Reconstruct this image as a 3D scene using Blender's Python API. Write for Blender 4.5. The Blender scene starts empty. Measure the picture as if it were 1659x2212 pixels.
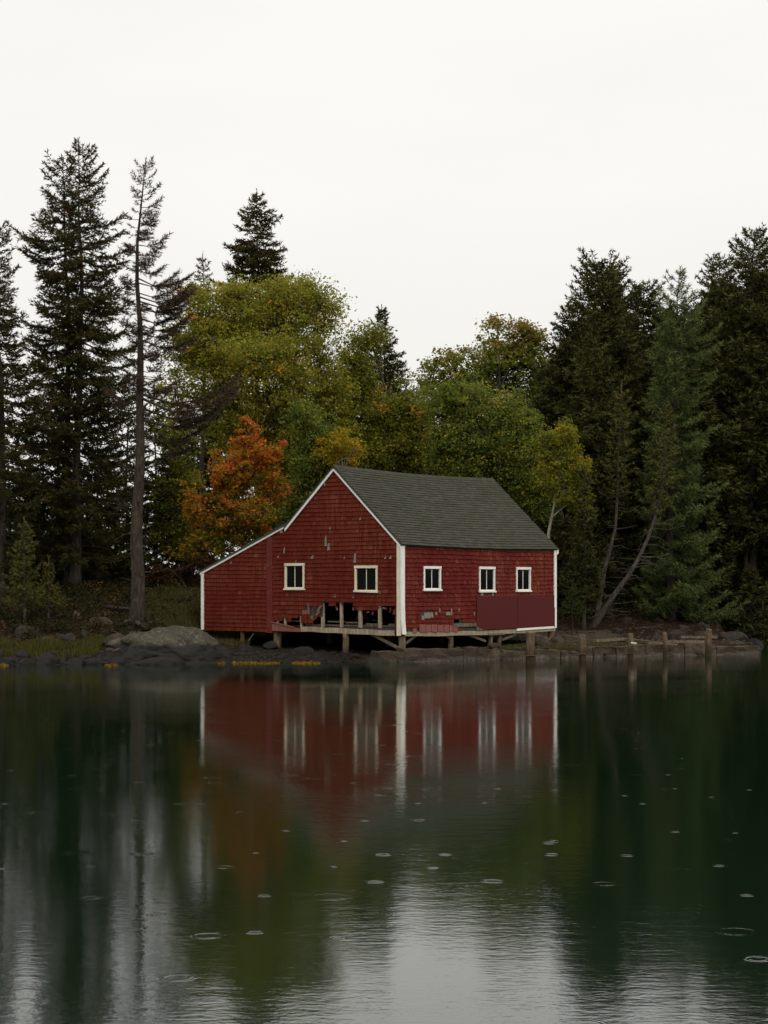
import bpy, bmesh, math, random
import numpy as np
from mathutils import Vector, Matrix, noise as mnoise

random.seed(7)
rng = np.random.default_rng(7)
R = math.radians
scene = bpy.context.scene
COL = scene.collection

# ------------------------------------------------------------------ camera
# the shore is about 67 m away across the water, water level is z = 0
FPX, CX, HY, CAMH = 4000.0, 829.5, 1265.0, 2.75     # focal length and horizon in a 1659 x 2212 frame
cam_d = bpy.data.cameras.new('camera')
cam = bpy.data.objects.new('camera', cam_d); COL.objects.link(cam)
cam.location = (0, 0, CAMH); cam.rotation_euler = (R(90), 0, 0)
cam_d.sensor_fit = 'VERTICAL'; cam_d.sensor_height = 24.0
cam_d.lens = FPX / 2212.0 * 24.0
cam_d.shift_y = (HY - 1106.0) / 2212.0
cam_d.clip_start = 0.5; cam_d.clip_end = 4000
scene.camera = cam

# ------------------------------------------------------------------ sky, sun, exposure
SUN_EL, SUN_AZ = R(50), R(158)        # behind the viewer, a little to the right
w = bpy.data.worlds.new('World'); scene.world = w; w.use_nodes = True
nt = w.node_tree; nt.nodes.clear()
def wn(t, **k):
    n = nt.nodes.new(t)
    for a, b in k.items(): setattr(n, a, b)
    return n
out = wn('ShaderNodeOutputWorld'); bg = wn('ShaderNodeBackground'); bg2 = wn('ShaderNodeBackground'); add = wn('ShaderNodeAddShader')
sky = wn('ShaderNodeTexSky'); sky.sky_type = 'NISHITA'; sky.sun_disc = False
sky.sun_elevation = SUN_EL; sky.sun_rotation = SUN_AZ; sky.dust_density = 6.0; sky.air_density = 1.0
nt.links.new(sky.outputs[0], bg.inputs[0]); bg.inputs[1].default_value = 0.008
# closed cloud deck: even, pale, getting brighter towards the zenith as an overcast sky does
tc = wn('ShaderNodeTexCoord'); sep = wn('ShaderNodeSeparateXYZ'); nt.links.new(tc.outputs['Generated'], sep.inputs[0])
mz = wn('ShaderNodeMath', operation='MULTIPLY'); nt.links.new(sep.outputs[2], mz.inputs[0]); nt.links.new(sep.outputs[2], mz.inputs[1])
ma = wn('ShaderNodeMath', operation='MULTIPLY_ADD'); nt.links.new(mz.outputs[0], ma.inputs[0]); ma.inputs[1].default_value = 0.55; ma.inputs[2].default_value = 0.895
mp = wn('ShaderNodeMapping'); mp.inputs['Scale'].default_value = (1.5, 1.5, 5); nt.links.new(tc.outputs['Generated'], mp.inputs[0])
nz = wn('ShaderNodeTexNoise'); nz.inputs['Scale'].default_value = 1.6; nz.inputs['Detail'].default_value = 4; nt.links.new(mp.outputs[0], nz.inputs[0])
mr = wn('ShaderNodeMapRange'); mr.inputs[1].default_value = .3; mr.inputs[2].default_value = .7; mr.inputs[3].default_value = .965; mr.inputs[4].default_value = 1.035
nt.links.new(nz.outputs[0], mr.inputs[0])
mm = wn('ShaderNodeMath', operation='MULTIPLY'); nt.links.new(ma.outputs[0], mm.inputs[0]); nt.links.new(mr.outputs[0], mm.inputs[1])
bg2.inputs[0].default_value = (1.0, 0.982, 0.938, 1); nt.links.new(mm.outputs[0], bg2.inputs[1])
nt.links.new(bg.outputs[0], add.inputs[0]); nt.links.new(bg2.outputs[0], add.inputs[1]); nt.links.new(add.outputs[0], out.inputs[0])

sun_d = bpy.data.lights.new('sun', 'SUN'); sun_d.energy = 1.35; sun_d.angle = R(45); sun_d.color = (1, .94, .85)
sun = bpy.data.objects.new('sun', sun_d); COL.objects.link(sun)
sdir = Vector((math.sin(SUN_AZ) * math.cos(SUN_EL), math.cos(SUN_AZ) * math.cos(SUN_EL), math.sin(SUN_EL)))
sun.rotation_euler = sdir.to_track_quat('Z', 'Y').to_euler()
sun.location = sdir * 60

vs = scene.view_settings
vs.view_transform = 'Standard'; vs.look = 'None'; vs.exposure = 0.0; vs.gamma = 1.0; vs.use_curve_mapping = False
scene.render.engine = 'CYCLES'
scene.cycles.use_denoising = True
scene.cycles.max_bounces = 4; scene.cycles.diffuse_bounces = 2; scene.cycles.glossy_bounces = 2; scene.cycles.transmission_bounces = 6
scene.cycles.use_adaptive_sampling = True; scene.cycles.adaptive_threshold = 0.01
scene.cycles.caustics_reflective = False; scene.cycles.caustics_refractive = False

# ------------------------------------------------------------------ helpers
def at(x, y, Y):
    """point of the place seen at x, y (1659-wide frame) when it stands Y metres away"""
    return np.array([(x - CX) / FPX * Y, Y, CAMH - (y - HY) / FPX * Y])
def atz(x, y, z):
    Y = (CAMH - z) * FPX / (y - HY)
    return np.array([(x - CX) / FPX * Y, Y, z])

def tag(o, label=None, cat=None, group=None, kind=None):
    if label: o['label'] = label
    if cat: o['category'] = cat
    if group: o['group'] = group
    if kind: o['kind'] = kind
    return o
def empty(name, loc=(0, 0, 0), rz=0.0):
    o = bpy.data.objects.new(name, None); o.empty_display_size = .2
    o.location = loc; o.rotation_euler = (0, 0, rz); COL.objects.link(o); return o
def link(name, me, mat, parent=None, smooth=False):
    if mat is not None and len(me.materials) == 0: me.materials.append(mat)
    o = bpy.data.objects.new(name, me); COL.objects.link(o)
    if parent is not None: o.parent = parent
    if smooth: me.shade_smooth()
    return o

class MB:
    """collects boxes, prisms and tubes, then becomes one mesh"""
    def __init__(s): s.v = []; s.f = []
    def poly(s, pts, faces):
        b = len(s.v); s.v += [tuple(float(c) for c in p) for p in pts]; s.f += [tuple(b + i for i in f) for f in faces]
    def hexa(s, p):      # 8 points: bottom ring 0-3, top ring 4-7
        s.poly(p, [(3, 2, 1, 0), (4, 5, 6, 7), (0, 1, 5, 4), (1, 2, 6, 5), (2, 3, 7, 6), (3, 0, 4, 7)])
    def box(s, a, b):
        x0, y0, z0 = a; x1, y1, z1 = b
        s.hexa([(x0, y0, z0), (x1, y0, z0), (x1, y1, z0), (x0, y1, z0), (x0, y0, z1), (x1, y0, z1), (x1, y1, z1), (x0, y1, z1)])
    def bar(s, p0, p1, w_, h_, up=(0, 0, 1)):
        p0 = Vector(p0); p1 = Vector(p1); d = (p1 - p0).normalized(); u = Vector(up)
        if abs(d.dot(u)) > .95: u = Vector((1, 0, 0))
        a = d.cross(u).normalized() * (w_ / 2); b = a.cross(d).normalized() * (h_ / 2)
        s.hexa([p0 - a - b, p0 + a - b, p1 + a - b, p1 - a - b, p0 - a + b, p0 + a + b, p1 + a + b, p1 - a + b])
    def tube(s, pts, rad, n=8, cap=True, jit=0.0):
        pts = [Vector(p) for p in pts]; m = len(pts); b0 = len(s.v)
        ref = Vector((.31, .9, .12))
        for i, p in enumerate(pts):
            d = (pts[min(i + 1, m - 1)] - pts[max(i - 1, 0)]).normalized()
            r_ = ref if abs(d.dot(ref)) < .95 else Vector((1, 0, 0))
            a = d.cross(r_).normalized(); c = a.cross(d)
            for k in range(n):
                t = 2 * math.pi * k / n; rr = rad[i] * (1 + (random.uniform(-jit, jit) if jit else 0))
                q = p + a * (math.cos(t) * rr) + c * (math.sin(t) * rr); s.v.append((q.x, q.y, q.z))
        for i in range(m - 1):
            for k in range(n):
                k2 = (k + 1) % n
                s.f.append((b0 + i * n + k, b0 + i * n + k2, b0 + (i + 1) * n + k2, b0 + (i + 1) * n + k))
        if cap:
            s.f.append(tuple(b0 + k for k in range(n))[::-1]); s.f.append(tuple(b0 + (m - 1) * n + k for k in range(n)))
    def mesh(s, name):
        me = bpy.data.meshes.new(name); me.from_pydata(s.v, [], s.f); me.update(); return me
    def build(s, name, mat, parent=None, smooth=False):
        me = s.mesh(name)
        bm = bmesh.new(); bm.from_mesh(me); bmesh.ops.recalc_face_normals(bm, faces=bm.faces); bm.to_mesh(me); bm.free()
        return link(name, me, mat, parent, smooth)

def np_mesh(name, verts, k, tint=None):
    """verts: (n*k,3) array of n loose polygons of k corners each"""
    n = len(verts) // k
    me = bpy.data.meshes.new(name)
    me.vertices.add(n * k); me.vertices.foreach_set('co', np.ascontiguousarray(verts, dtype=np.float32).ravel())
    me.loops.add(n * k); me.loops.foreach_set('vertex_index', np.arange(n * k, dtype=np.int32))
    me.polygons.add(n); me.polygons.foreach_set('loop_start', np.arange(0, n * k, k, dtype=np.int32))
    if tint is not None:
        a = me.attributes.new('tint', 'FLOAT', 'FACE'); a.data.foreach_set('value', np.ascontiguousarray(tint, dtype=np.float32))
    me.update(calc_edges=True); return me

def unit(v): return v / (np.linalg.norm(v, axis=-1, keepdims=True) + 1e-9)

# ------------------------------------------------------------------ materials
class NT:
    def __init__(s, name):
        s.m = bpy.data.materials.new(name); s.m.use_nodes = True; s.t = s.m.node_tree
        s.b = s.t.nodes['Principled BSDF']; s.o = s.t.nodes['Material Output']
    def n(s, t, ins=None, **k):
        q = s.t.nodes.new(t)
        for a, b in k.items(): setattr(q, a, b)
        for a, b in (ins or {}).items():
            if isinstance(b, bpy.types.NodeSocket): s.t.links.new(b, q.inputs[a])
            else: q.inputs[a].default_value = b
        return q
    def math(s, op, a, b=0.0, c=0.0): return s.n('ShaderNodeMath', {0: a, 1: b, 2: c}, operation=op).outputs[0]
    def pos(s): return s.n('ShaderNodeNewGeometry').outputs['Position']
    def obj(s): return s.n('ShaderNodeTexCoord').outputs['Object']
    def map(s, v, sc): return s.n('ShaderNodeMapping', {'Vector': v, 'Scale': sc}).outputs[0]
    def noise(s, v, scale, det=4, rough=.6): return s.n('ShaderNodeTexNoise', {'Vector': v, 'Scale': scale, 'Detail': det, 'Roughness': rough}).outputs[0]
    def ramp(s, f, stops, interp='LINEAR'):
        r = s.n('ShaderNodeValToRGB', {0: f}); cr = r.color_ramp; cr.interpolation = interp
        while len(cr.elements) < len(stops): cr.elements.new(.5)
        for e, (p, c) in zip(cr.elements, stops): e.position = p; e.color = (*c, 1)
        return r.outputs[0]
    def rng(s, f, a, b, c, d): return s.n('ShaderNodeMapRange', {0: f, 1: a, 2: b, 3: c, 4: d}).outputs[0]
    def mix(s, f, a, b, bt='MIX'):
        q = s.n('ShaderNodeMix', data_type='RGBA', blend_type=bt)
        for i, v in ((0, f), (6, a), (7, b)):
            if isinstance(v, bpy.types.NodeSocket): s.t.links.new(v, q.inputs[i])
            else: q.inputs[i].default_value = v if i == 0 else (*v, 1)
        return q.outputs[2]
    def set(s, **k):
        for a, b in k.items():
            a = a.replace('_', ' ')
            if isinstance(b, bpy.types.NodeSocket): s.t.links.new(b, s.b.inputs[a])
            else: s.b.inputs[a].default_value = (*b, 1) if isinstance(b, tuple) else b
        return s
    def bump(s, h, strength, dist): s.t.links.new(s.n('ShaderNodeBump', {'Height': h, 'Strength': strength, 'Distance': dist}).outputs[0], s.b.inputs['Normal'])
    def piece(s):    # a random number for every piece, joined or not
        a = s.n('ShaderNodeObjectInfo').outputs['Random']; b = s.n('ShaderNodeNewGeometry').outputs['Random Per Island']
        return s.math('FRACT', s.math('ADD', a, b))

M = {}
def shingle_mat(name, c_lo, c_hi, c_worn, worn):
    t = NT(name); p = t.pos(); r = t.piece()
    base = t.mix(r, c_lo, c_hi)
    stre = t.noise(t.map(p, (14, 14, 1.1)), 1.0, 5, .7)
    fine = t.noise(t.map(p, (60, 60, 6)), 1.0, 3, .7)
    big = t.noise(p, .55, 4, .6)
    f = t.math('MULTIPLY', t.rng(big, .38, .66, 0, 1), t.rng(stre, .42, .68, 0, 1))
    col = t.mix(t.math('MULTIPLY', f, worn), base, c_worn)
    col = t.mix(t.rng(fine, .3, .75, 0, .25), col, tuple(c * .55 for c in c_lo))
    run = t.noise(t.map(p, (2.6, 2.6, .35)), 1.0, 4, .6); col = t.mix(t.rng(run, .5, .72, 0, .38), col, tuple(c * .5 for c in c_lo))
    r2 = t.math('FRACT', t.math('MULTIPLY', r, 17.3))
    col = t.mix(t.rng(r2, .93, 1, 0, .5), col, c_worn)
    t.set(Base_Color=col, Roughness=.8, Specular_IOR_Level=.1)
    t.bump(t.math('ADD', fine, stre), .5, .006); M[name] = t.m
shingle_mat('red_gable', (.090, .0112, .0054), (.115, .0152, .0072), (.185, .055, .030), .9)
shingle_mat('red_long', (.088, .0090, .0070), (.130, .0152, .0102), (.23, .072, .036), 1.0)

def wood_mat(name, c1, c2, c3, sc=(3, 3, 3), tide=False):
    t = NT(name); p = t.obj() if False else t.pos()
    g = t.noise(t.map(p, (9, 9, 1.4)), 1.6, 6, .7); b = t.noise(p, 2.2, 4, .65)
    col = t.ramp(g, [(.3, c1), (.52, c2), (.75, c3)])
    col = t.mix(t.rng(b, .45, .75, 0, .6), col, c1)
    if tide:
        z = t.n('ShaderNodeSeparateXYZ', {0: p}).outputs[2]
        zz = t.math('ADD', z, t.math('MULTIPLY', t.math('SUBTRACT', b, .5), .5))
        col = t.mix(t.rng(zz, .25, .55, .9, 0), col, (.030, .022, .012))
    t.set(Base_Color=col, Roughness=.85, Specular_IOR_Level=.1); t.bump(g, .7, .012); M[name] = t.m
wood_mat('old_wood', (.060, .046, .031), (.145, .115, .080), (.24, .20, .145))
wood_mat('pale_wood', (.15, .11, .07), (.31, .25, .175), (.48, .41, .31))
wood_mat('grey_wood', (.060, .050, .042), (.135, .118, .10), (.23, .205, .178))
wood_mat('sheathing', (.028, .022, .018), (.060, .050, .042), (.10, .086, .072))
wood_mat('bare_wood', (.12, .095, .080), (.22, .185, .160), (.32, .28, .25))
wood_mat('dark_wood', (.016, .013, .010), (.032, .026, .020), (.05, .042, .033))
wood_mat('post_wood', (.045, .031, .019), (.115, .083, .053), (.23, .18, .125), tide=True)

def paint_mat(name, c, cd, amt):
    t = NT(name); p = t.pos(); a = t.noise(t.map(p, (22, 22, 3)), 1.0, 5, .7); b = t.noise(p, 1.7, 4, .6)
    f = t.math('MULTIPLY', t.rng(a, .5, .68, 0, 1), t.rng(b, .38, .7, 0, 1))
    col = t.mix(t.math('MULTIPLY', f, amt), c, cd)
    col = t.mix(t.rng(b, .35, .75, 0, .25), col, tuple(x * .6 for x in c))
    t.set(Base_Color=col, Roughness=.7, Specular_IOR_Level=.2); t.bump(a, .3, .004); M[name] = t.m
paint_mat('white_paint', (.80, .79, .75), (.34, .31, .26), .75)
paint_mat('cream_paint', (.70, .64, .49), (.26, .19, .12), 1.0)
paint_mat('red_board', (.12, .016, .013), (.24, .15, .11), .5)
paint_mat('faded_red', (.19, .065, .05), (.30, .22, .17), 1.0)
paint_mat('plywood_red', (.078, .0100, .0088), (.100, .0165, .0140), .7)

t = NT('roof_shingle'); p = t.pos(); r = t.piece()
g = t.noise(p, 55, 3, .7); b = t.noise(p, .6, 4, .6)
col = t.mix(r, (.044, .042, .031), (.066, .063, .047)); col = t.mix(t.rng(b, .4, .7, 0, .55), col, (.040, .046, .030)); col = t.mix(t.rng(g, .3, .7, 0, .4), col, (.024, .024, .018))
t.set(Base_Color=col, Roughness=.9, Specular_IOR_Level=.1); t.bump(g, .4, .004); M['roof'] = t.m
t = NT('roof_edge'); t.set(Base_Color=(.030, .042, .030), Roughness=.7); M['roof_edge'] = t.m
t = NT('window_glass'); gl = t.noise(t.pos(), 3, 4)
t.set(Base_Color=(.005, .006, .005), Roughness=t.rng(gl, .3, .7, .03, .14), IOR=1.10, Alpha=1.0); M['glass'] = t.m
t = NT('rust'); t.set(Base_Color=t.ramp(t.noise(t.pos(), 18, 5), [(.3, (.05, .016, .010)), (.7, (.13, .035, .018))]), Roughness=.85); M['rust'] = t.m
t = NT('float_foam'); t.set(Base_Color=t.ramp(t.noise(t.pos(), 9, 4), [(.35, (.22, .19, .12)), (.6, (.46, .42, .31))]), Roughness=.6); M['foam'] = t.m

def rock_mat(name, c1, c2, c3, wet, tide0, tide1, lichen=None, barn=False):
    t = NT(name); p = t.pos(); a = t.noise(p, 1.1, 6, .65); b = t.noise(p, 7, 5, .7); f = t.noise(p, 45, 3, .7)
    r = t.n('ShaderNodeObjectInfo').outputs['Random']
    col = t.ramp(t.math('ADD', t.math('MULTIPLY', a, .5), t.math('MULTIPLY', b, .5)), [(.32, c1), (.5, c2), (.68, c3)])
    col = t.mix(t.rng(r, 0, 1, 0, .45), col, tuple(x * .5 for x in c2))
    if lichen: col = t.mix(t.rng(b, .52, .66, 0, .7), col, lichen)
    z = t.n('ShaderNodeSeparateXYZ', {0: p}).outputs[2]
    zz = t.math('ADD', z, t.math('MULTIPLY', t.math('SUBTRACT', a, .5), .5))
    k = t.rng(zz, tide0, tide1, 1, 0)
    col = t.mix(t.math('MULTIPLY', k, .92), col, wet)
    if barn:
        kb = t.math('MULTIPLY', t.rng(zz, .04, .16, 1, 0), t.rng(f, .48, .62, 0, .8)); col = t.mix(kb, col, (.24, .22, .18))
    t.set(Base_Color=col, Roughness=t.rng(k, 0, 1, .9, .55), Specular_IOR_Level=.12)
    t.bump(t.math('ADD', b, t.math('MULTIPLY', f, .5)), .8, .03); M[name] = t.m
rock_mat('ledge', (.026, .022, .015), (.056, .049, .035), (.098, .088, .066), (.011, .010, .009), .60, .70, (.13, .125, .09))
rock_mat('shore_rock', (.012, .010, .008), (.026, .022, .018), (.050, .042, .034), (.010, .009, .008), .3, .7)
rock_mat('bank_rock', (.022, .016, .011), (.046, .036, .026), (.092, .074, .054), (.014, .012, .009), .2, .5)
rock_mat('granite', (.032, .023, .015), (.066, .049, .034), (.115, .090, .066), (.026, .019, .013), .0, .22, None, True)

def leaf_mat(name, stops, trans=.25, rough=.6):
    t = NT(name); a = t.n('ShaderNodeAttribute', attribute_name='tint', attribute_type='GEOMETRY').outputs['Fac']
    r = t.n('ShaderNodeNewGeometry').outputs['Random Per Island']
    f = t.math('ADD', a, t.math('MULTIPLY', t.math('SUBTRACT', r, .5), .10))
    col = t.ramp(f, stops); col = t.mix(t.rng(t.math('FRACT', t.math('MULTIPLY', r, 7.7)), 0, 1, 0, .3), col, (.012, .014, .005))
    t.set(Base_Color=col, Roughness=rough, Specular_IOR_Level=.06)
    if trans > 0:
        tr = t.n('ShaderNodeBsdfTranslucent', {'Color': col}); mx = t.n('ShaderNodeMixShader', {0: trans})
        t.t.links.new(t.b.outputs[0], mx.inputs[1]); t.t.links.new(tr.outputs[0], mx.inputs[2]); t.t.links.new(mx.outputs[0], t.o.inputs[0])
    M[name] = t.m
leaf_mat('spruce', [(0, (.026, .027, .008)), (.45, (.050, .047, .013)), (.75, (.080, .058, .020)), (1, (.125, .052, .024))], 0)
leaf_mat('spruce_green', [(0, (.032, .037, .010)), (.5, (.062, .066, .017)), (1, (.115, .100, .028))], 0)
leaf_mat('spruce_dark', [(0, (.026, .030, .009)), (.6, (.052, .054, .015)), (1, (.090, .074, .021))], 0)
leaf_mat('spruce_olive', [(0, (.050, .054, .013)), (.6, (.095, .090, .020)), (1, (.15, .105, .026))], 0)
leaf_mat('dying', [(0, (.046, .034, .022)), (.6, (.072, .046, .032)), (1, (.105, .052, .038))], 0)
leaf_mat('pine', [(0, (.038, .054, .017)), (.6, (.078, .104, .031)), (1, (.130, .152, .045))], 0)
leaf_mat('shrub_spruce', [(0, (.022, .036, .010)), (1, (.060, .075, .018))], 0)
leaf_mat('green_leaf', [(0, (.125, .140, .018)), (.4, (.300, .300, .040)), (.68, (.45, .375, .048)), (.84, (.66, .34, .03)), (1, (.70, .27, .025))], .5)
leaf_mat('mid_leaf', [(0, (.095, .118, .018)), (.5, (.250, .255, .036)), (.78, (.39, .32, .044)), (1, (.68, .33, .03))], .5)
leaf_mat('ash_leaf', [(0, (.080, .115, .024)), (.55, (.215, .255, .044)), (.85, (.39, .335, .044)), (1, (.46, .29, .03))], .5)
leaf_mat('oak_leaf', [(0, (.110, .160, .026)), (.5, (.240, .265, .038)), (.76, (.32, .19, .05)), (1, (.40, .12, .05))], .5)
leaf_mat('maple_leaf', [(0, (.13, .145, .018)), (.22, (.30, .20, .022)), (.42, (.48, .20, .026)), (.65, (.60, .165, .03)), (1, (.66, .12, .065))], .5)
leaf_mat('yellow_leaf', [(0, (.24, .20, .018)), (.6, (.58, .37, .022)), (1, (.66, .40, .025))], .5)
leaf_mat('birch_leaf', [(0, (.15, .175, .022)), (.5, (.27, .265, .030)), (.8, (.48, .32, .022)), (1, (.60, .26, .02))], .5)
leaf_mat('brush', [(0, (.014, .015, .005)), (.6, (.036, .034, .011)), (.85, (.075, .050, .016)), (1, (.12, .055, .018))], .2)
leaf_mat('brown_leaf', [(0, (.030, .017, .009)), (.6, (.075, .036, .013)), (1, (.16, .065, .018))])
leaf_mat('grass', [(0, (.040, .040, .012)), (.6, (.085, .078, .022)), (1, (.15, .115, .045))], .2)
leaf_mat('marsh_grass', [(0, (.032, .034, .010)), (.6, (.085, .080, .016)), (1, (.14, .12, .028))], .2)
leaf_mat('seaweed', [(0, (.08, .046, .006)), (.6, (.21, .12, .010)), (1, (.30, .18, .014))], .1)

def bark_mat(name, c1, c2, c3, lich=None):
    t = NT(name); p = t.pos(); a = t.noise(t.map(p, (7, 7, 1.6)), 2.0, 6, .7); b = t.noise(p, 2.6, 5, .7)
    col = t.ramp(a, [(.32, c1), (.52, c2), (.72, c3)])
    if lich: col = t.mix(t.rng(b, .56, .7, 0, .75), col, lich)
    t.set(Base_Color=col, Roughness=.9, Specular_IOR_Level=.15); t.bump(a, .9, .03); M[name] = t.m
bark_mat('bark', (.020, .015, .012), (.045, .035, .028), (.08, .064, .052))
bark_mat('bark_grey', (.016, .012, .008), (.042, .033, .024), (.085, .070, .053), (.085, .080, .048))
bark_mat('bark_lean', (.026, .021, .016), (.055, .046, .036), (.10, .086, .07), (.12, .115, .09))
bark_mat('bark_birch', (.12, .10, .075), (.26, .235, .19), (.36, .33, .28))
bark_mat('limb', (.022, .018, .014), (.05, .042, .033), (.09, .075, .058))

# ground: litter, moss, mud, by place on the bank
t = NT('ground'); p = t.pos(); sp = t.n('ShaderNodeSeparateXYZ', {0: p})
a = t.noise(p, .35, 5, .6); b = t.noise(p, 3.5, 6, .7); f = t.noise(p, 24, 4, .7)
lit = t.ramp(b, [(.3, (.009, .0065, .0045)), (.5, (.021, .0125, .0075)), (.7, (.045, .022, .012))])
moss = t.ramp(f, [(.3, (.016, .019, .007)), (.7, (.050, .050, .017))])
grav = t.ramp(f, [(.3, (.026, .020, .014)), (.6, (.075, .060, .044)), (.75, (.15, .125, .095))])
mud = t.ramp(b, [(.3, (.014, .012, .009)), (.7, (.042, .032, .022))])
at_ = t.n('ShaderNodeAttribute', attribute_name='grassy', attribute_type='GEOMETRY').outputs['Fac']
gr_ = t.n('ShaderNodeAttribute', attribute_name='gravelly', attribute_type='GEOMETRY').outputs['Fac']
col = t.mix(t.rng(t.math('ADD', at_, t.math('MULTIPLY', t.math('SUBTRACT', b, .5), .8)), .35, .65, 0, 1), lit, moss)
col = t.mix(t.rng(t.math('ADD', gr_, t.math('MULTIPLY', t.math('SUBTRACT', b, .5), .5)), .4, .6, 0, 1), col, grav)
zz = t.math('ADD', sp.outputs[2], t.math('MULTIPLY', t.math('SUBTRACT', b, .5), .4))
col = t.mix(t.rng(zz, .25, .5, 1, 0), col, mud)
t.set(Base_Color=col, Roughness=.95, Specular_IOR_Level=.05); t.bump(t.math('ADD', b, f), 1.0, .08); M['ground'] = t.m

# water: dark green body, low ripples, rain rings
t = NT('water'); p = t.pos()
flat = t.n('ShaderNodeMapping', {'Vector': p, 'Scale': (1, 1, 0)}).outputs[0]
n1 = t.noise(t.map(flat, (1.1, 1.9, 1)), 2.2, 3, .5); n2 = t.noise(t.map(flat, (1, 1.6, 1)), 9, 3, .55); big = t.noise(t.map(flat, (.5, 1, 1)), .16, 3, .55)
calm = t.rng(big, .38, .62, .35, 1.3)
wav = t.math('MULTIPLY', t.math('ADD', t.math('MULTIPLY', n1, .0020), t.math('MULTIPLY', n2, .0015)), calm)
def rings(scale, seed, rmin, rmax, on, wl, amp):
    mpn = t.n('ShaderNodeMapping', {'Vector': flat, 'Location': (seed, seed * 1.7, 0), 'Scale': (1, 1, 1)}).outputs[0]
    v = t.n('ShaderNodeTexVoronoi', {'Vector': mpn, 'Scale': scale, 'Randomness': 1.0}, voronoi_dimensions='2D', feature='F1')
    d = t.math('DIVIDE', v.outputs['Distance'], scale)
    c = t.n('ShaderNodeSeparateColor', {0: v.outputs['Color']})
    r0 = t.rng(c.outputs[0], 0, 1, rmin, rmax); x = t.math('SUBTRACT', d, r0)
    s_ = t.math('SINE', t.math('MULTIPLY', x, 2 * math.pi / wl)); g_ = t.math('EXPONENT', t.math('MULTIPLY', t.math('POWER', t.math('DIVIDE', x, wl * .9), 2.0), -1.0))
    o_ = t.math('GREATER_THAN', c.outputs[1], on); fall = t.rng(c.outputs[0], 0, 1, 1, .35)
    return t.math('MULTIPLY', t.math('MULTIPLY', t.math('MULTIPLY', s_, g_), t.math('MULTIPLY', o_, fall)), amp)
h = t.math('ADD', wav, rings(1.15, 3.1, .012, .11, .68, .04, .0010))
h = t.math('ADD', h, rings(.6, 11.7, .04, .20, .74, .045, .0005))
t.set(Base_Color=(.0016, .0095, .0042), Roughness=.056, IOR=1.72, Specular_IOR_Level=.5)
t.bump(h, 1.0, 1.0); M['water'] = t.m

# ------------------------------------------------------------------ house frame of reference
C0 = at(866, 1368, 66.7); C0[2] = 0
LEN, WID, LEAN = 10.2, 6.2, 9.86
U = np.array([.6174, .7866, 0]); V = np.array([-.7866, .6174, 0])
HROT = math.atan2(U[1], U[0])
def gpx(x, y):                # a spot of the gable wall -> (along, z)
    k = (x - CX) / FPX; a = (C0[0] - k * C0[1]) / (k * V[1] - V[0]); Y = C0[1] + a * V[1]
    return a, CAMH - (y - HY) / FPX * Y
def lpx(x, y):
    k = (x - CX) / FPX; a = (k * C0[1] - C0[0]) / (U[0] - k * U[1]); Y = C0[1] + a * U[1]
    return a, CAMH - (y - HY) / FPX * Y
def g7(cx, cy): return gpx(564 + cx * .2, 1261 + cy * .2)
def l8(cx, cy): return lpx(849.4 + cx * .228, 1260.8 + cy * .228)
def hw(x, y, z): return C0 + U * x + V * y + np.array([0, 0, z])

# ------------------------------------------------------------------ terrain
SHX = [-400, -60, -20, -13, -7, -4, -1.2, -.3, 15.0, 16.0, 22, 60, 400]
SHY = [40, 60, 63.0, 64.3, 65.0, 66.0, 66.9, 66.5, 74.7, 88.5, 89.5, 97, 140]
PL = ([-60, -8, -2, 0, 1.5, 3, 5, 8, 12, 18, 26, 60, 900], [-4, -2, -.6, 0, .35, .75, 1.25, 1.75, 2.35, 2.85, 3.15, 3.2, 3.2])
PR = ([-60, -8, -1.0, 0.0, .25, 5, 8, 11, 15, 22, 35, 80, 900], [-4, -2, -.9, -.5, .36, .58, .85, 1.25, 1.9, 3.3, 4.6, 5.2, 5.2])
PC = ([-60, -8, -2, 0, 2, 4, 8, 16, 30, 80, 900], [-4, -2, -.5, 0, .5, 1.0, 2.2, 4.0, 5.0, 5.2, 5.2])
def sm(x, a, b):
    q = np.clip((x - a) / (b - a), 0, 1); return q * q * (3 - 2 * q)
def height(X, Y, rough=True):
    X = np.asarray(X, float); Y = np.asarray(Y, float)
    d = Y - np.interp(X, SHX, SHY)
    zl, zr, zc = np.interp(d, *PL), np.interp(d, *PR), np.interp(d, *PC)
    wr = sm(X, -1.6, -.2); wc = sm(X, 15.0, 15.8)
    z = zl * (1 - wr) + zr * wr; z = z * (1 - wc) + zc * wc
    # pad under the building
    rx, ry = X - C0[0], Y - C0[1]
    hx = rx * U[0] + ry * U[1]; hy = rx * V[0] + ry * V[1]
    ins = sm(hx, -4.2, -1.6) * (1 - sm(hx, LEN - .2, LEN + .8)) * sm(hy, -.9, .2) * (1 - sm(hy, LEAN - .3, LEAN + 1.2))
    cap = .16 + .03 * np.clip(hx, -4, 10) + .035 * np.clip(hy, 0, 10)
    z = np.where(z > cap, z * (1 - ins) + cap * ins, z)
    return z
def hz(x, y): return float(height(x, y))

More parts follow.
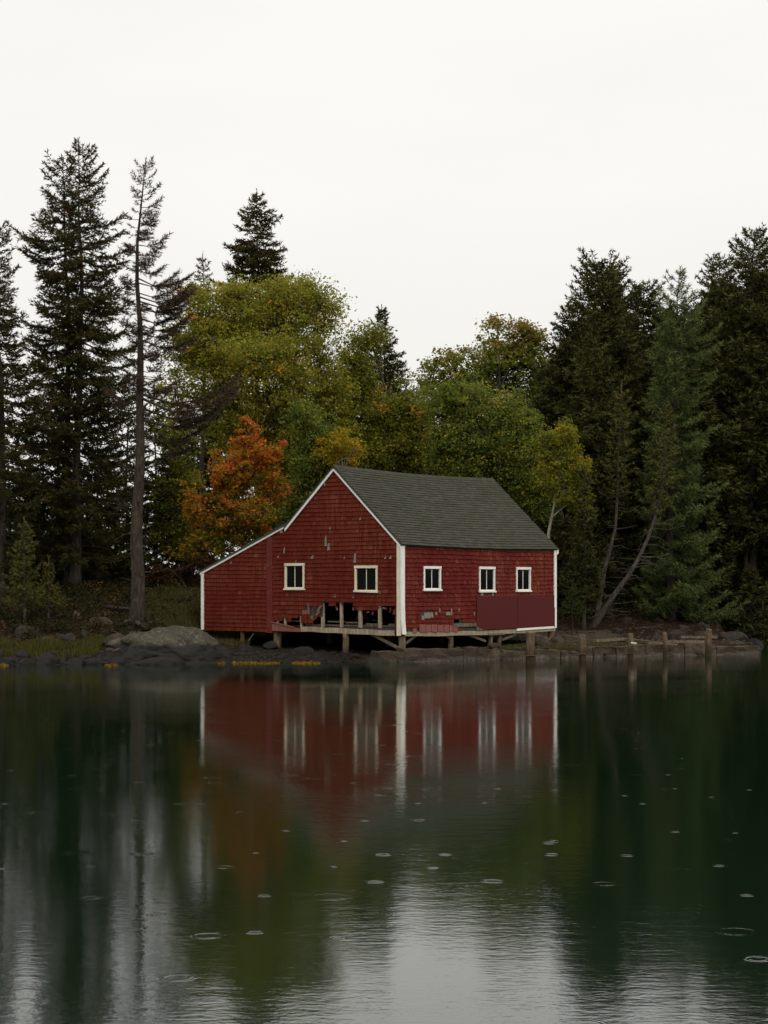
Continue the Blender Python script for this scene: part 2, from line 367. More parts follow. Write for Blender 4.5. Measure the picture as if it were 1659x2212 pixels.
gx = np.concatenate([np.linspace(-400, -45, 18), np.arange(-42, 42, .4), np.linspace(45, 400, 18)])
gy = np.concatenate([np.linspace(-120, 50, 8), np.arange(56, 112, .4), np.linspace(116, 1400, 30)])
GX, GY = np.meshgrid(gx, gy)
GZ = height(GX, GY)
nse = np.zeros_like(GZ)
for i in range(GX.shape[0]):
    if 56 <= gy[i] <= 115:
        for j in range(GX.shape[1]):
            if -43 < gx[j] < 43:
                q = Vector((gx[j], gy[i], 0))
                nse[i, j] = .55 * mnoise.fractal(q * .35, 1.0, 2.0, 3) + .22 * mnoise.noise(q * 1.7)
amp = np.clip(GZ * .35, 0.02, .32) * np.where((GX > 0) & (GX < 15) & (GZ < .9), .25, 1)
GZ = GZ + nse * amp
ny, nx = GX.shape
verts = np.stack([GX, GY, GZ], -1).reshape(-1, 3)
I = np.arange(ny * nx).reshape(ny, nx)
faces = np.stack([I[:-1, :-1], I[:-1, 1:], I[1:, 1:], I[1:, :-1]], -1).reshape(-1, 4)
me = bpy.data.meshes.new('ground'); me.from_pydata(verts.tolist(), [], faces.tolist()); me.update(); me.shade_smooth()
vx, vy, vz = verts.T
grassy = np.maximum(sm(vx, -9.6, -8.6) * (1 - sm(vx, -5.0, -3.5)) * sm(vy, 70.5, 72), sm(vy, 92, 98) * (1 - sm(vx, -6, -2))) * .8
grassy = np.maximum(grassy, sm(vx, 3.5, 5) * (1 - sm(vx, 8.5, 10)) * (1 - sm(vz, .55, .75)) * .9)
grassy = np.maximum(grassy, .35 * (vx < 0))
gravelly = sm(vx, 5.0, 6.0) * (1 - sm(vx, 9.0, 11.0)) * sm(vz, .42, .5) * (1 - sm(vz, .75, .95)) * .9
for nm, arr in (('grassy', grassy), ('gravelly', gravelly)):
    q = me.attributes.new(nm, 'FLOAT', 'POINT'); q.data.foreach_set('value', arr.astype(np.float32))
ground = tag(link('ground', me, M['ground']), 'brown leaf littered bank rising from the shore', None, None, 'structure')

mb = MB(); mb.poly([(-900, -300, 0), (900, -300, 0), (900, 150, 0), (-900, 150, 0)], [(0, 1, 2, 3)])
water = tag(mb.build('water', M['water']), 'dark green water dimpled by rain', None, None, 'structure')

# ------------------------------------------------------------------ boathouse
house = empty('boathouse', tuple(C0), HROT)
tag(house, 'weathered red shingled boathouse on posts with grey green roof', 'boathouse')
ZS, ZE, ZA = 1.04, 4.33, 7.18                      # sill, eave, ridge heights
RS = (ZA - ZE) / (WID / 2)                         # main roof slope
LZ0, LZ1, LA0 = 5.12, 3.32, 5.42                   # lean-to roof
def sag(x): return -.075 * math.sin(math.pi * min(max(x / LEN, 0), 1)) - .02 * x / LEN
def roof_main(a): return ZA - RS * abs(a - WID / 2)
def roof_g(a): return roof_main(a) if a < LA0 else LZ0 + (LZ1 - LZ0) * (a - LA0) / (LEAN - LA0)
def gp(a, z, o=0.0): return (-o, a, z)             # gable wall, o = how far it stands out
def lp(a, z, o=0.0): return (a, -o, z)             # long wall

def rect(f, x0, y0, x1, y1):
    a0, z1 = f(x0, y0); a1, z0 = f(x1, y1)
    return (min(a0, a1), max(a0, a1), min(z0, z1), max(z0, z1))
GW = [rect(gpx, 617, 1218, 659, 1274), rect(gpx, 768, 1223, 817, 1280)]
LW = [rect(lpx, 913, 1224, 950, 1276), rect(lpx, 1033, 1225, 1067, 1279), rect(lpx, 1113, 1226, 1144, 1278)]
CAS = .074
def inner(r): return (r[0] + CAS, r[1] - CAS, r[2] + CAS, r[3] - CAS)
gap_a = rect(g7, 668, 205, 1446, 480); gap_b = rect(g7, 112, 350, 668, 480)
gap_l = rect(l8, 575, 342, 630, 372)

def slab(name, P, a0, a1, zb, top, holes, mat, th=.07, breaks=()):
    """a wall board layer with real openings"""
    mb = MB(); bs = sorted(set([a0, a1] + [b for b in breaks if a0 < b < a1] + [q for h in holes for q in h[:2] if a0 < q < a1]))
    for s, e in zip(bs[:-1], bs[1:]):
        m = (s + e) / 2; hs = sorted([h[2:] for h in holes if h[0] < m < h[1]]); z = zb
        for h0, h1 in hs + [(None, None)]:
            if h0 is None: ts, te = top(s + 1e-6), top(e - 1e-6)
            else: ts = te = h0
            if min(ts, te) > z + .001 or h0 is None:
                mb.hexa([P(s, z, 0), P(e, z, 0), P(e, z, -th), P(s, z, -th), P(s, ts, 0), P(e, te, 0), P(e, te, -th), P(s, ts, -th)])
            if h0 is not None: z = max(z, h1)
    return mb.build(name, mat, house)
gable_wall = slab('gable_wall', gp, 0.0, LEAN, ZS - .02, lambda a: roof_g(a) - .02, [inner(r) for r in GW] + [gap_a, gap_b], M['sheathing'], breaks=(WID / 2, LA0, WID))
gable_wall['label'] = 'red shingled gable wall broken open along its foot'
long_wall = slab('long_wall', lp, .075, LEN, ZS - .02, lambda a: ZE - .06 + sag(a), [inner(r) for r in LW] + [gap_l], M['sheathing'], breaks=[i * LEN / 8 for i in range(9)])
mb = MB()     # the two walls nobody sees from the water
mb.hexa([(LEN - .07, .01, ZS), (LEN, .01, ZS), (LEN, WID, ZS), (LEN - .07, WID, ZS), (LEN - .07, .01, ZE - .1), (LEN, .01, ZE - .1), (LEN, WID, ZE - .1), (LEN - .07, WID, ZE - .1)])
mb.poly([(LEN - .07, .01, ZE - .1), (LEN - .07, WID, ZE - .1), (LEN - .07, WID / 2, ZA - .14), (LEN, .01, ZE - .1), (LEN, WID, ZE - .1), (LEN, WID / 2, ZA - .14)], [(0, 1, 2), (5, 4, 3), (0, 3, 4, 1), (1, 4, 5, 2), (2, 5, 3, 0)])
mb.hexa([(LEN - .07, WID, ZS), (LEN, WID, ZS), (LEN, LEAN, ZS), (LEN - .07, LEAN, ZS), (LEN - .07, WID, ZE - .1), (LEN, WID, ZE - .1), (LEN, LEAN, LZ1 - .1), (LEN - .07, LEAN, LZ1 - .1)])
mb.build('end_wall', M['red_board'], house)
mb = MB(); mb.box((.08, LEAN - .07, ZS), (LEN - .08, LEAN, LZ1 - .1)); mb.build('rear_wall', M['red_board'], house)
mb = MB(); mb.box((.16, .12, ZS + .16), (LEN - .1, LEAN - .1, ZS + .21)); mb.build('floor', M['dark_wood'], house)
mb = MB(); mb.box((.9, 4.9, ZS + .22), (LEN - .2, 4.96, ZE + .6)); mb.build('partition', M['dark_wood'], house)

# --- wall shingles: the nearest and widest singly, the rest as one mass
PITCH = .158
wall_sh = []      # (wall, 8 corner points, size)
def shingle_rows(P, wall, a0, a1, z0, ztop, holes, top, skip=None, jit=.006, wmin=.10, wmax=.27):
    rows = int((ztop - z0) / PITCH) + 1
    for i in range(rows):
        zb = z0 + i * PITCH; a = a0 - random.uniform(0, .12); cuts = sorted([h[0] for h in holes] + [h[1] for h in holes])
        while a < a1:
            wd = random.uniform(wmin, wmax); b = a + wd
            for c in cuts:
                if a + .004 < c < b: b = c; break
            s, e = max(a, a0), min(b, a1); a = b
            if e - s < .02: continue
            zt = zb + PITCH + .045; zl = zb + random.uniform(-jit, jit) + .012 * math.sin(s * .9 + i * .35); m = (s + e) / 2
            inside = [h for h in holes if h[0] <= m <= h[1] and zl < h[3] and zt > h[2]]
            drop = False
            for h in inside:
                if zl < h[2] - .03: zt = min(zt, h[2])
                elif zt > h[3] + .03: zl = max(zl, h[3])
                else: drop = True
            if drop or zt - zl < .03: continue
            g = .004
            ts, te = top(s), top(e)
            if ts <= zl and te <= zl: continue
            if ts < zl: s = s + (e - s) * (zl - ts) / (te - ts); ts = zl + .004
            elif te < zl: e = e - (e - s) * (zl - te) / (ts - te); te = zl + .004
            if e - s < .025: continue
            if skip and skip(m, zb + PITCH / 2): continue
            t0, t1 = min(zt, ts), min(zt, te); tb = random.uniform(.040, .052)
            dz = random.uniform(-.004, .004)
            pts = [P(s + g, zl + dz, tb), P(e - g, zl - dz, tb), P(e - g, zl - dz, .001), P(s + g, zl + dz, .001), P(s + g, t0, .007), P(e - g, t1, .007), P(e - g, t1, .001), P(s + g, t0, .001)]
            full = t0 - zl > PITCH and t1 - zl > PITCH
            wall_sh.append((wall, pts, (e - s) if full else 0, s))
# where the gable has lost its shingles: (crop x0, x1, lower edge)
EDGE = [(112, 400, 365), (400, 440, 345), (440, 500, 288), (500, 657, 240), (657, 755, 205), (755, 825, 250), (825, 915, 207), (915, 947, 250), (947, 970, 207), (970, 1028, 256), (1028, 1252, 305), (1252, 1448, 258)]
EDG = [(g7(x1, y)[0], g7(x0, y)[0], g7((x0 + x1) / 2, y)[1]) for x0, x1, y in EDGE]
def gskip(a, z):
    for s, e, zz in EDG:
        if s <= a < e: return z - PITCH * .45 < zz
    return False
gboard = rect(gpx, 578, 1200, 590, 1362)
GH = [(r[0] + .03, r[1] - .03, r[2] + .03, r[3] - .03) for r in GW]
shingle_rows(gp, 'g', .152, gboard[0] - .0, ZS + .02, ZA, GH, lambda a: roof_g(a) - .10, gskip, .004, .13, .32)
shingle_rows(gp, 'g', gboard[1], LEAN - .13, ZS - .05, LZ0, [], lambda a: roof_g(a) - .08, None, .006, .12, .3)
ply = rect(lpx, 1027, 1289, 1197.5, 1362)
bare = [rect(l8, 243, 268, 372, 325), rect(l8, 560, 340, 640, 405), rect(l8, 640, 376, 790, 440), rect(l8, 86, 440, 240, 480), (ply[0] + .05, ply[1], ZS - .1, ply[3] - .05)]
def lskip(a, z): return any(r[0] < a < r[1] and r[2] < z < r[3] for r in bare)
LH = [(r[0] + .03, r[1] - .03, r[2] + .03, r[3] - .03) for r in LW]
shingle_rows(lp, 'l', .17, LEN - .15, ZS + .02, ZE, LH, lambda a: ZE - .07 + sag(a), lskip, .012, .10, .24)
HEX = [(3, 2, 1, 0), (4, 5, 6, 7), (0, 1, 5, 4), (1, 2, 6, 5), (2, 3, 7, 6), (3, 0, 4, 7)]
order = sorted(range(len(wall_sh)), key=lambda i: -(12 - float(wall_sh[i][3])) * (1.0 if wall_sh[i][2] > .15 else 0.0))
single = set(order[:290])
rest = {'g': MB(), 'l': MB()}
for i, (wl, pts, sz, s) in enumerate(wall_sh):
    if i in single:
        mb = MB(); c = np.mean(np.array(pts), 0); mb.hexa([np.array(q) - c for q in pts])
        o = link('shingle', mb.mesh('shingle'), M['red_gable' if wl == 'g' else 'red_long'], gable_wall if wl == 'g' else long_wall); o.location = tuple(c)
    else: rest[wl].hexa(pts)
for wl, wo, mt in (('g', gable_wall, 'red_gable'), ('l', long_wall, 'red_long')):
    o = rest[wl].build('shingles', M[mt], wo); o['kind'] = 'stuff'

# --- bare grey shingles showing through lost paint and lost pieces
GREY = [(1010, 600, 1030, 690), (1030, 660, 1055, 720), (1272, 465, 1284, 492), (1048, 535, 1060, 562), (702, 692, 716, 745), (656, 752, 668, 777), (906, 753, 930, 783), (1153, 760, 1165, 785),
        (1228, 730, 1250, 818), (1458, 755, 1476, 783), (1496, 755, 1514, 783), (577, 812, 588, 838), (300, 795, 315, 822), (1005, 195, 1018, 240), (1085, 1045, 1094, 1075), (1222, 1050, 1231, 1078), (674, 535, 700, 592), (790, 785, 800, 812), (1424, 1020, 1434, 1045)]
for x0, y0, x1, y1 in GREY:
    k = 720 / 1659 / 1.507
    r = rect(gpx, 620 / 1.507 + x0 * k, 1480 / 1.507 + y0 * k, 620 / 1.507 + x1 * k, 1480 / 1.507 + y1 * k)
    cm = ((r[0] + r[1]) / 2, (r[2] + r[3]) / 2); r = (cm[0] + (r[0] - cm[0]) * .8, cm[0] + (r[1] - cm[0]) * .75, cm[1] + (r[2] - cm[1]) * .85, cm[1] + (r[3] - cm[1]) * .85)
    mb = MB(); o_ = .060; s = random.uniform(-.03, .03)
    mb.hexa([gp(r[0], r[2], o_), gp(r[1], r[2] + s, o_), gp(r[1], r[2] + s, .012), gp(r[0], r[2], .012), gp(r[0] + random.uniform(.0, .05), r[3], o_ - .012), gp(r[1] - random.uniform(0, .05), r[3] - .05, o_ - .012), gp(r[1], r[3] - .03, .012), gp(r[0], r[3], .012)])
    mb.build('bare_shingle', M['bare_wood'], gable_wall)
for x0, y0, x1, y1 in [(285, 272, 305, 330), (308, 272, 328, 328), (330, 270, 348, 326), (350, 268, 366, 318), (390, 268, 404, 300), (425, 232, 436, 268), (538, 232, 548, 300), (490, 268, 510, 300), (512, 266, 530, 298), (610, 232, 617, 264), (755, 268, 762, 300), (822, 78, 845, 115), (925, 80, 942, 118), (262, 300, 282, 345)]:
    r = rect(l8, x0, y0, x1, y1); mb = MB(); o_ = .062; s = random.uniform(-.02, .02)
    mb.hexa([lp(r[0], r[2], o_), lp(r[1], r[2] + s, o_), lp(r[1], r[2] + s, .012), lp(r[0], r[2], .012), lp(r[0], r[3], o_ - .01), lp(r[1], r[3] - .02, o_ - .01), lp(r[1], r[3] - .02, .012), lp(r[0], r[3], .012)])
    mb.build('bare_shingle', M['bare_wood'], long_wall)
for x0, y0, x1, y1 in [(240, 386, 300, 458), (303, 390, 352, 456), (355, 388, 408, 458), (412, 392, 468, 454), (472, 392, 520, 458), (524, 396, 558, 452), (560, 398, 602, 456), (178, 425, 214, 466), (86, 430, 104, 462)]:
    r = rect(l8, x0, y0, x1, y1); mb = MB(); s = random.uniform(-.03, .03)
    mb.hexa([lp(r[0], r[2] + s, .06), lp(r[1] - .01, r[2] - s, .06), lp(r[1] - .01, r[2] - s, .036), lp(r[0], r[2] + s, .036), lp(r[0], r[3], .045), lp(r[1] - .01, r[3], .045), lp(r[1] - .01, r[3], .032), lp(r[0], r[3], .032)])
    o = mb.build('loose_shingle', M['faded_red'], long_wall)

# --- trims
def gboardbox(mb, a0, a1, z0, z1, o0, o1): mb.hexa([gp(a0, z0, o1), gp(a1, z0, o1), gp(a1, z0, o0), gp(a0, z0, o0), gp(a0, z1, o1), gp(a1, z1, o1), gp(a1, z1, o0), gp(a0, z1, o0)])
def lboardbox(mb, a0, a1, z0, z1, o0, o1): mb.hexa([lp(a0, z0, o1), lp(a1, z0, o1), lp(a1, z0, o0), lp(a0, z0, o0), lp(a0, z1, o1), lp(a1, z1, o1), lp(a1, z1, o0), lp(a0, z1, o0)])
mb = MB(); gboardbox(mb, .0, .15, ZS - .10, roof_g(.1) - .06, .002, .060); mb.build('corner_board', M['cream_paint'], house)
mb = MB()
for i in range(6):      # the board on the water side has sprung away at its foot
    z0 = ZS - .05 + (ZE - .09 - ZS + .05) * i / 6; z1 = ZS - .05 + (ZE - .09 - ZS + .05) * (i + 1) / 6
    d0, d1 = [.09 * max(0, 1 - (z - ZS + .05) / 1.1) ** 2 for z in (z0, z1)]
    mb.hexa([(-.060 + d0, -.062, z0), (.16 + d0 * .6, -.062 - d0 * .3, z0), (.16 + d0 * .6, -.012, z0), (-.060 + d0, -.012, z0), (-.060 + d1, -.062, z1), (.16 + d1 * .6, -.062 - d1 * .3, z1), (.16 + d1 * .6, -.012, z1), (-.060 + d1, -.012, z1)])
mb.build('corner_board', M['white_paint'], house)
mb = MB(); lboardbox(mb, LEN - .15, LEN + .02, ZS + .0, ZE - .10, .002, .064); mb.build('corner_board', M['white_paint'], house)
mb = MB(); gboardbox(mb, LEAN - .13, LEAN + .015, ZS - .02, LZ1 - .06, .002, .058); mb.build('corner_board', M['white_paint'], house)
mb = MB(); gboardbox(mb, gboard[0], gboard[1], ZS - .09, roof_g(gboard[1]) - .12, .002, .056); mb.build('dividing_board', M['red_board'], house)
mb = MB()
def rake(mb, a0, z0, a1, z1, wd, o0, o1):
    mb.hexa([gp(a0, z0 - wd, o1), gp(a1, z1 - wd, o1), gp(a1, z1 - wd, o0), gp(a0, z0 - wd, o0), gp(a0, z0, o1), gp(a1, z1, o1), gp(a1, z1, o0), gp(a0, z0, o0)])
rake(mb, -.03, roof_main(-.03) - .03, WID / 2, ZA - .03, .15, .03, .075); mb.build('rake_board', M['white_paint'], house)
mb = MB(); rake(mb, WID / 2, ZA - .03, LA0 + .08, roof_main(LA0 + .08) - .03, .15, .031, .076); mb.build('rake_board', M['white_paint'], house)
mb = MB(); rake(mb, LA0 + .03, LZ0 - .05, LEAN + .06, LZ1 - .04, .115, .030, .070); mb.build('rake_board', M['white_paint'], house)
mb = MB(); mb.hexa([(LEN + .02, -.09, ZE - .34), (LEN + .12, -.09, ZE - .26), (LEN + .12, .0, ZE - .26), (LEN + .02, .0, ZE - .34), (LEN - .02, -.09, ZE - .10), (LEN + .12, -.09, ZE - .10), (LEN + .12, .0, ZE - .10), (LEN - .02, .0, ZE - .10)]); mb.build('eave_return', M['white_paint'], house)

# --- windows
def window(P, r, mat, dark, tilt=0.0):
    root = empty('window'); root.parent = house
    a0, a1, z0, z1 = r
    def B(mb, s, e, u, v, o0, o1, t=0.0): mb.hexa([P(s, u, o1), P(e, u + t, o1), P(e, u + t, o0), P(s, u, o0), P(s, v, o1), P(e, v + t, o1), P(e, v + t, o0), P(s, v, o0)])
    mb = MB(); c = CAS
    B(mb, a0 - .015, a1 + .015, z1 - c, z1 + .02, .004, .074); B(mb, a0, a0 + c, z0 + .05, z1 - c, .004, .064); B(mb, a1 - c, a1, z0 + .05, z1 - c, .004, .064)
    B(mb, a0 + c, a1 - c, z0 + c * .6, z0 + c + .02, -.03, .03)
    mb.build('frame', mat, root)
    mb = MB(); B(mb, a0 - .03, a1 + .03, z0 - .01, z0 + .05, .004, .105, tilt); mb.build('sill', mat, root)
    i0, i1, k0, k1 = a0 + c, a1 - c, z0 + c + .02, z1 - c; m = (i0 + i1) / 2
    mb = MB(); B(mb, m - .014, m + .014, k0, k1, .004, .026); B(mb, i0, i0 + .012, k0, k1, .004, .024); B(mb, i1 - .012, i1, k0, k1, .004, .024); B(mb, i0 + .012, m - .014, k1 - .012, k1, .004, .024); B(mb, m + .014, i1 - .012, k1 - .012, k1, .004, .024)
    mb.build('sash', mat, root)
    for s, e in ((i0 + .012, m - .014), (m + .014, i1 - .012)):
        mb = MB(); B(mb, s, e, k0, k1 - .012, .008, .014); mb.build('pane', M['glass'], root)
for r, tl in zip(GW, (.0, .03)): window(gp, r, M['cream_paint'], True, tl)
for r in LW: window(lp, r, M['white_paint'], True)

# --- plywood sheets patched over the long wall
mid = lpx(1115, 1320)[0]
for s, e, zt, zb in ((ply[0], mid - .012, ply[3], ZS + .02), (mid + .012, LEN - .16, ply[3] + .03, ZS + .05)):
    mb = MB(); pts = [lp(s, zb, .07), lp(e, zb + .03, .07), lp(e, zb + .03, .038), lp(s, zb, .038), lp(s, zt, .07), lp(e, zt + .02, .07), lp(e, zt + .02, .038), lp(s, zt, .038)]
    if s == ply[0]:
        a = s + .45
        mb.hexa([lp(s, zb + .17, .07), lp(a, zb + .01, .07), lp(a, zb + .01, .038), lp(s, zb + .17, .038), lp(s, zt, .07), lp(a, zt + .006, .07), lp(a, zt + .006, .038), lp(s, zt, .038)])
        mb.hexa([lp(a, zb + .01, .07), lp(e, zb + .03, .07), lp(e, zb + .03, .038), lp(a, zb + .01, .038), lp(a, zt + .006, .07), lp(e, zt + .02, .07), lp(e, zt + .02, .038), lp(a, zt + .006, .038)])
    else: mb.hexa(pts)
    o = mb.build('plywood_sheet', M['plywood_red'], house)
mb = MB(); lboardbox(mb, LEN - .17, LEN - .145, ZS + .05, ply[3] - .45, .073, .085); mb.build('batten', M['plywood_red'], house)
r = rect(l8, 776, 405, 880, 440); mb = MB(); mb.hexa([lp(r[0], r[2], .056), lp(r[1], r[2], .056), lp(r[1], r[2], .03), lp(r[0], r[2], .03), lp(r[0], r[3], .056), lp(r[1] - .35, r[3], .056), lp(r[1] - .35, r[3], .03), lp(r[0], r[3], .03)]); mb.build('torn_board', M['grey_wood'], house)
r = rect(l8, 560, 377, 778, 404); mb = MB(); lboardbox(mb, r[0], r[1], r[2], r[3], .03, .062); mb.build('patch_board', M['old_wood'], house)

# --- sills, studs and wreckage in the gap
mb = MB()
s0, s1 = g7(1446, 520)[0], g7(436, 488)[0]
for i in range(8):
    a, b = s0 + (s1 - s0) * i / 8, s0 + (s1 - s0) * (i + 1) / 8; za, zb = [ZS + .02 + .10 * (q - s0) / (s1 - s0) + .012 * math.sin(q * 5) for q in (a, b)]
    mb.hexa([gp(a, za - .13, .05), gp(b, zb - .13, .05), gp(b, zb - .13, -.14), gp(a, za - .13, -.14), gp(a, za + .06, .05), gp(b, zb + .06, .05), gp(b, zb + .06, -.14), gp(a, za + .06, -.14)])
mb.build('sill_beam', M['pale_wood'], house)
r = rect(g7, 108, 440, 438, 520); mb = MB(); mb.hexa([gp(r[0], r[2], .055), gp(r[1], r[2] + .02, .055), gp(r[1], r[2] + .02, .0), gp(r[0], r[2], .0), gp(r[0], r[3] - .13, .055), gp(r[1], r[3] + .04, .055), gp(r[1], r[3] + .04, .0), gp(r[0], r[3] - .13, .0)]); mb.build('skirt_board', M['faded_red'], house)
mb = MB(); a0, z0 = g7(112, 410); a1, z1 = g7(365, 470); mb.bar(gp(a0, z0, .04), gp(a1, z1, .07), .05, .05); mb.build('fallen_batten', M['faded_red'], house)
for cx0, cx1, cy0, cy1 in ((245, 272, 350, 450), (645, 682, 200, 480), (848, 880, 200, 485), (1048, 1090, 255, 490), (1260, 1300, 250, 495), (165, 186, 350, 450), (420, 445, 330, 470)):
    r = rect(g7, cx0 + (cx1 - cx0) * .08, cy0, cx1 - (cx1 - cx0) * .12, cy1); mb = MB(); k = random.uniform(-.02, .02); mb.hexa([gp(r[0], r[2], -.002), gp(r[1], r[2], -.002), gp(r[1], r[2], -.07), gp(r[0], r[2], -.07), gp(r[0] + k, r[3] + .1, -.002), gp(r[1] + k, r[3] + .1, -.002), gp(r[1] + k, r[3] + .1, -.07), gp(r[0] + k, r[3] + .1, -.07)])
    mb.build('stud', M['pale_wood'], house)
r = rect(g7, 440, 430, 1440, 475); mb = MB(); gboardbox(mb, r[0], r[1], r[2] - .03, r[3] - .02, -.20, -.16); mb.build('floor_rim', M['old_wood'], house)
for cx0, cx1, cy, th in ((690, 850, 405, .03), (885, 1040, 415, .03), (1100, 1250, 432, .028), (1345, 1440, 436, .03), (300, 440, 398, .03)):
    r = rect(g7, cx0, cy, cx1, cy + 14); mb = MB(); gboardbox(mb, r[0], r[1], r[2], r[3] + .01, -.34, -.15); mb.build('floor_plank', M['old_wood'], house)
for cx0, cx1, cy0, cy1 in ((538, 648, 240, 270), (540, 650, 274, 318), (545, 645, 322, 360), (405, 445, 316, 346)):
    r = rect(g7, cx0, cy0, cx1, cy1); mb = MB(); gboardbox(mb, r[0], r[1], r[2], r[3], -.06, -.02); mb.build('sheathing_board', M['grey_wood'], house)
def hang(cx0, cx1, cy0, cy1, lean, mat, o=.03):
    r = rect(g7, cx0, cy0, cx1, cy1); d = lean * .2 / 60
    mb = MB(); mb.hexa([gp(r[0] + d, r[2], o + .025), gp(r[1] + d, r[2], o + .025), gp(r[1] + d, r[2], o), gp(r[0] + d, r[2], o), gp(r[0], r[3], o + .015), gp(r[1], r[3], o + .015), gp(r[1], r[3], o), gp(r[0], r[3], o)])
    mb.build('hanging_shingle', M[mat], gable_wall)
for args in ((442, 500, 330, 378, 0, 'red_gable'), (503, 540, 330, 378, -4, 'red_gable'), (440, 506, 378, 428, 0, 'red_gable'), (510, 566, 380, 428, -6, 'red_gable'), (506, 520, 205, 290, -8, 'grey_wood'), (505, 536, 285, 330, 0, 'faded_red', .045),
             (650, 676, 232, 300, 60, 'grey_wood', .04), (628, 655, 295, 342, 45, 'faded_red', .045), (606, 636, 340, 388, 45, 'red_gable', .05), (132, 160, 360, 398, 0, 'red_gable'), (165, 186, 360, 396, 0, 'red_gable'), (204, 238, 360, 402, 0, 'red_gable'), (294, 332, 366, 412, 0, 'red_gable'), (1398, 1414, 258, 310, 6, 'red_gable'),
             (455, 470, 285, 330, 0, 'grey_wood'), (475, 498, 285, 328, 0, 'faded_red'), (540, 566, 345, 400, -12, 'grey_wood', .02)): hang(*args)
RG = random.Random(9)
for k in range(22):
    cx = RG.uniform(400, 1430); cy = next(y for x0, x1, y in EDGE if x0 <= cx <= x1) - 4; wd = RG.uniform(9, 26)
    hang(cx, cx + wd, cy, cy + RG.uniform(10, 42), RG.uniform(-14, 14), RG.choice(['red_gable', 'red_gable', 'faded_red', 'grey_wood']), RG.uniform(.0, .02))
# leaning planks in the dark inside
for (cx0, cy0), (cx1, cy1) in (((1010, 400), (1035, 310)), ((940, 400), (965, 260)), ((1110, 390), (1220, 425)), ((1040, 320), (1046, 430))):
    a0, z0 = g7(cx0, cy0); a1, z1 = g7(cx1, cy1); mb = MB(); mb.bar(gp(a0, z0, -.5), gp(a1, z1, -.6), .03, .12, (1, 0, 0)); mb.build('loose_plank', M['dark_wood'], house)
# sill of the long wall
mb = MB()
for i in range(10):
    a, b = .2 + (LEN - .22) * i / 10, .2 + (LEN - .22) * (i + 1) / 10; za, zb = [ZS - .02 + .012 * math.sin(q * 2.1) - .05 * math.sin(math.pi * q / LEN) for q in (a, b)]
    mb.hexa([lp(a, za - .10, .03), lp(b, zb - .10, .03), lp(b, zb - .10, -.16), lp(a, za - .10, -.16), lp(a, za + .06, .03), lp(b, zb + .06, .03), lp(b, zb + .06, -.16), lp(a, za + .06, -.16)])
mb.build('sill_beam', M['pale_wood'], house)
r = rect(l8, 1160, 440, 1535, 455); mb = MB(); mb.hexa([lp(r[0], ZS - .06, .064), lp(r[1], ZS - .0, .064), lp(r[1], ZS - .0, .032), lp(r[0], ZS - .06, .032), lp(r[0], ZS + .03, .064), lp(r[1], ZS + .085, .064), lp(r[1], ZS + .085, .032), lp(r[0], ZS + .03, .032)]); mb.build('drip_board', M['white_paint'], house)
# floor joists under the house
for i in range(1, 9):
    mb = MB(); x = LEN * i / 9; mb.box((x - .05, .2, ZS - .08), (x + .05, LEAN - .2, ZS + .155)); mb.build('joist', M['dark_wood'], house)
# posts under the house
def hpost(x, y, r_, ztop, mat='post_wood'):
    wp = hw(x, y, 0); zb = min(hz(wp[0], wp[1]), .3) - .5
    mb = MB(); n = 5; mb.tube([(x + .02 * math.sin(i * 2.0), y, zb + (ztop - zb) * i / n) for i in range(n + 1)], [r_ * (1.06 - .08 * i / n) for i in range(n + 1)], 10, True, .05)
    mb.build('post', M[mat], house, True)
ga = lambda x, y: gpx(x, y)[0]
hpost(.02, ga(746.5, 1400), .125, ZS - .05)
hpost(.22, .12, .13, ZS - .06)
for cx in (568, 941, 1025): hpost(l8(cx, 500)[0], .12, .10, ZS - .10)
hpost(LEN - .15, .1, .13, ZS - .04)
hpost(.15, ga(518, 1370), .10, ZS - .02); hpost(.2, ga(592, 1370), .16, ZS - .02)
for y in (3.2, 6.2, 9.4):
    for x in (3.4, 6.8, 9.9): hpost(x, y, .12, ZS - .06)
def brace(p0, p1, wd=.09):
    mb = MB(); mb.bar(p0, p1, .05, wd); mb.build('brace', M['old_wood'], house)
for (c0, c1) in (((235, 488), (140, 565)), ((480, 474), (560, 520)), ((710, 478), (895, 545)), ((1180, 478), (1050, 532)), ((1335, 478), (1500, 525))):
    a, z = l8(*c0); b, zz = l8(*c1); brace(lp(a, z, -.08), lp(b, zz, -.10))
a, z = g7(1170, 540); b, zz = g7(1520, 722); brace(gp(a, z, -.1), gp(b, zz, -.1), .11)
a, z = gpx(533, 1385); b, zz = gpx(545, 1368); brace(gp(a, z, -.1), gp(b, zz, -.1), .06)
r = rect(l8, 895, 470, 1050, 492); mb = MB(); lboardbox(mb, r[0], r[1], ZS - .2, ZS - .13, -.2, .04); mb.build('bolster', M['old_wood'], house)

# --- roof
roof = empty('roof'); roof.parent = house
OV, OE = .09, .11           # overhang at the gable, at the eave
ey = -OE; ez = ZE - RS * OE
def rp(x, q, o=0.0):        # front slope: q 0 at the eave .. 1 at the ridge, o = stands out
    y = ey + (WID / 2 - ey) * q; z = ez + (ZA - ez) * q + sag(x) * (0.75 + .5 * q)
    nrm = (0, -math.sin(math.atan(RS)), math.cos(math.atan(RS))); return (x, y + nrm[1] * o, z + nrm[2] * o)
N = 12
mb = MB()
for i in range(N):
    x0, x1 = -OV + (LEN + 2 * OV) * i / N, -OV + (LEN + 2 * OV) * (i + 1) / N
    mb.hexa([rp(x0, 0, -.05), rp(x1, 0, -.05), rp(x1, 1, -.05), rp(x0, 1, -.05), rp(x0, 0, 0), rp(x1, 0, 0), rp(x1, 1, 0), rp(x0, 1, 0)])
mb.build('roof_deck', M['roof_edge'], roof)
mb = MB()
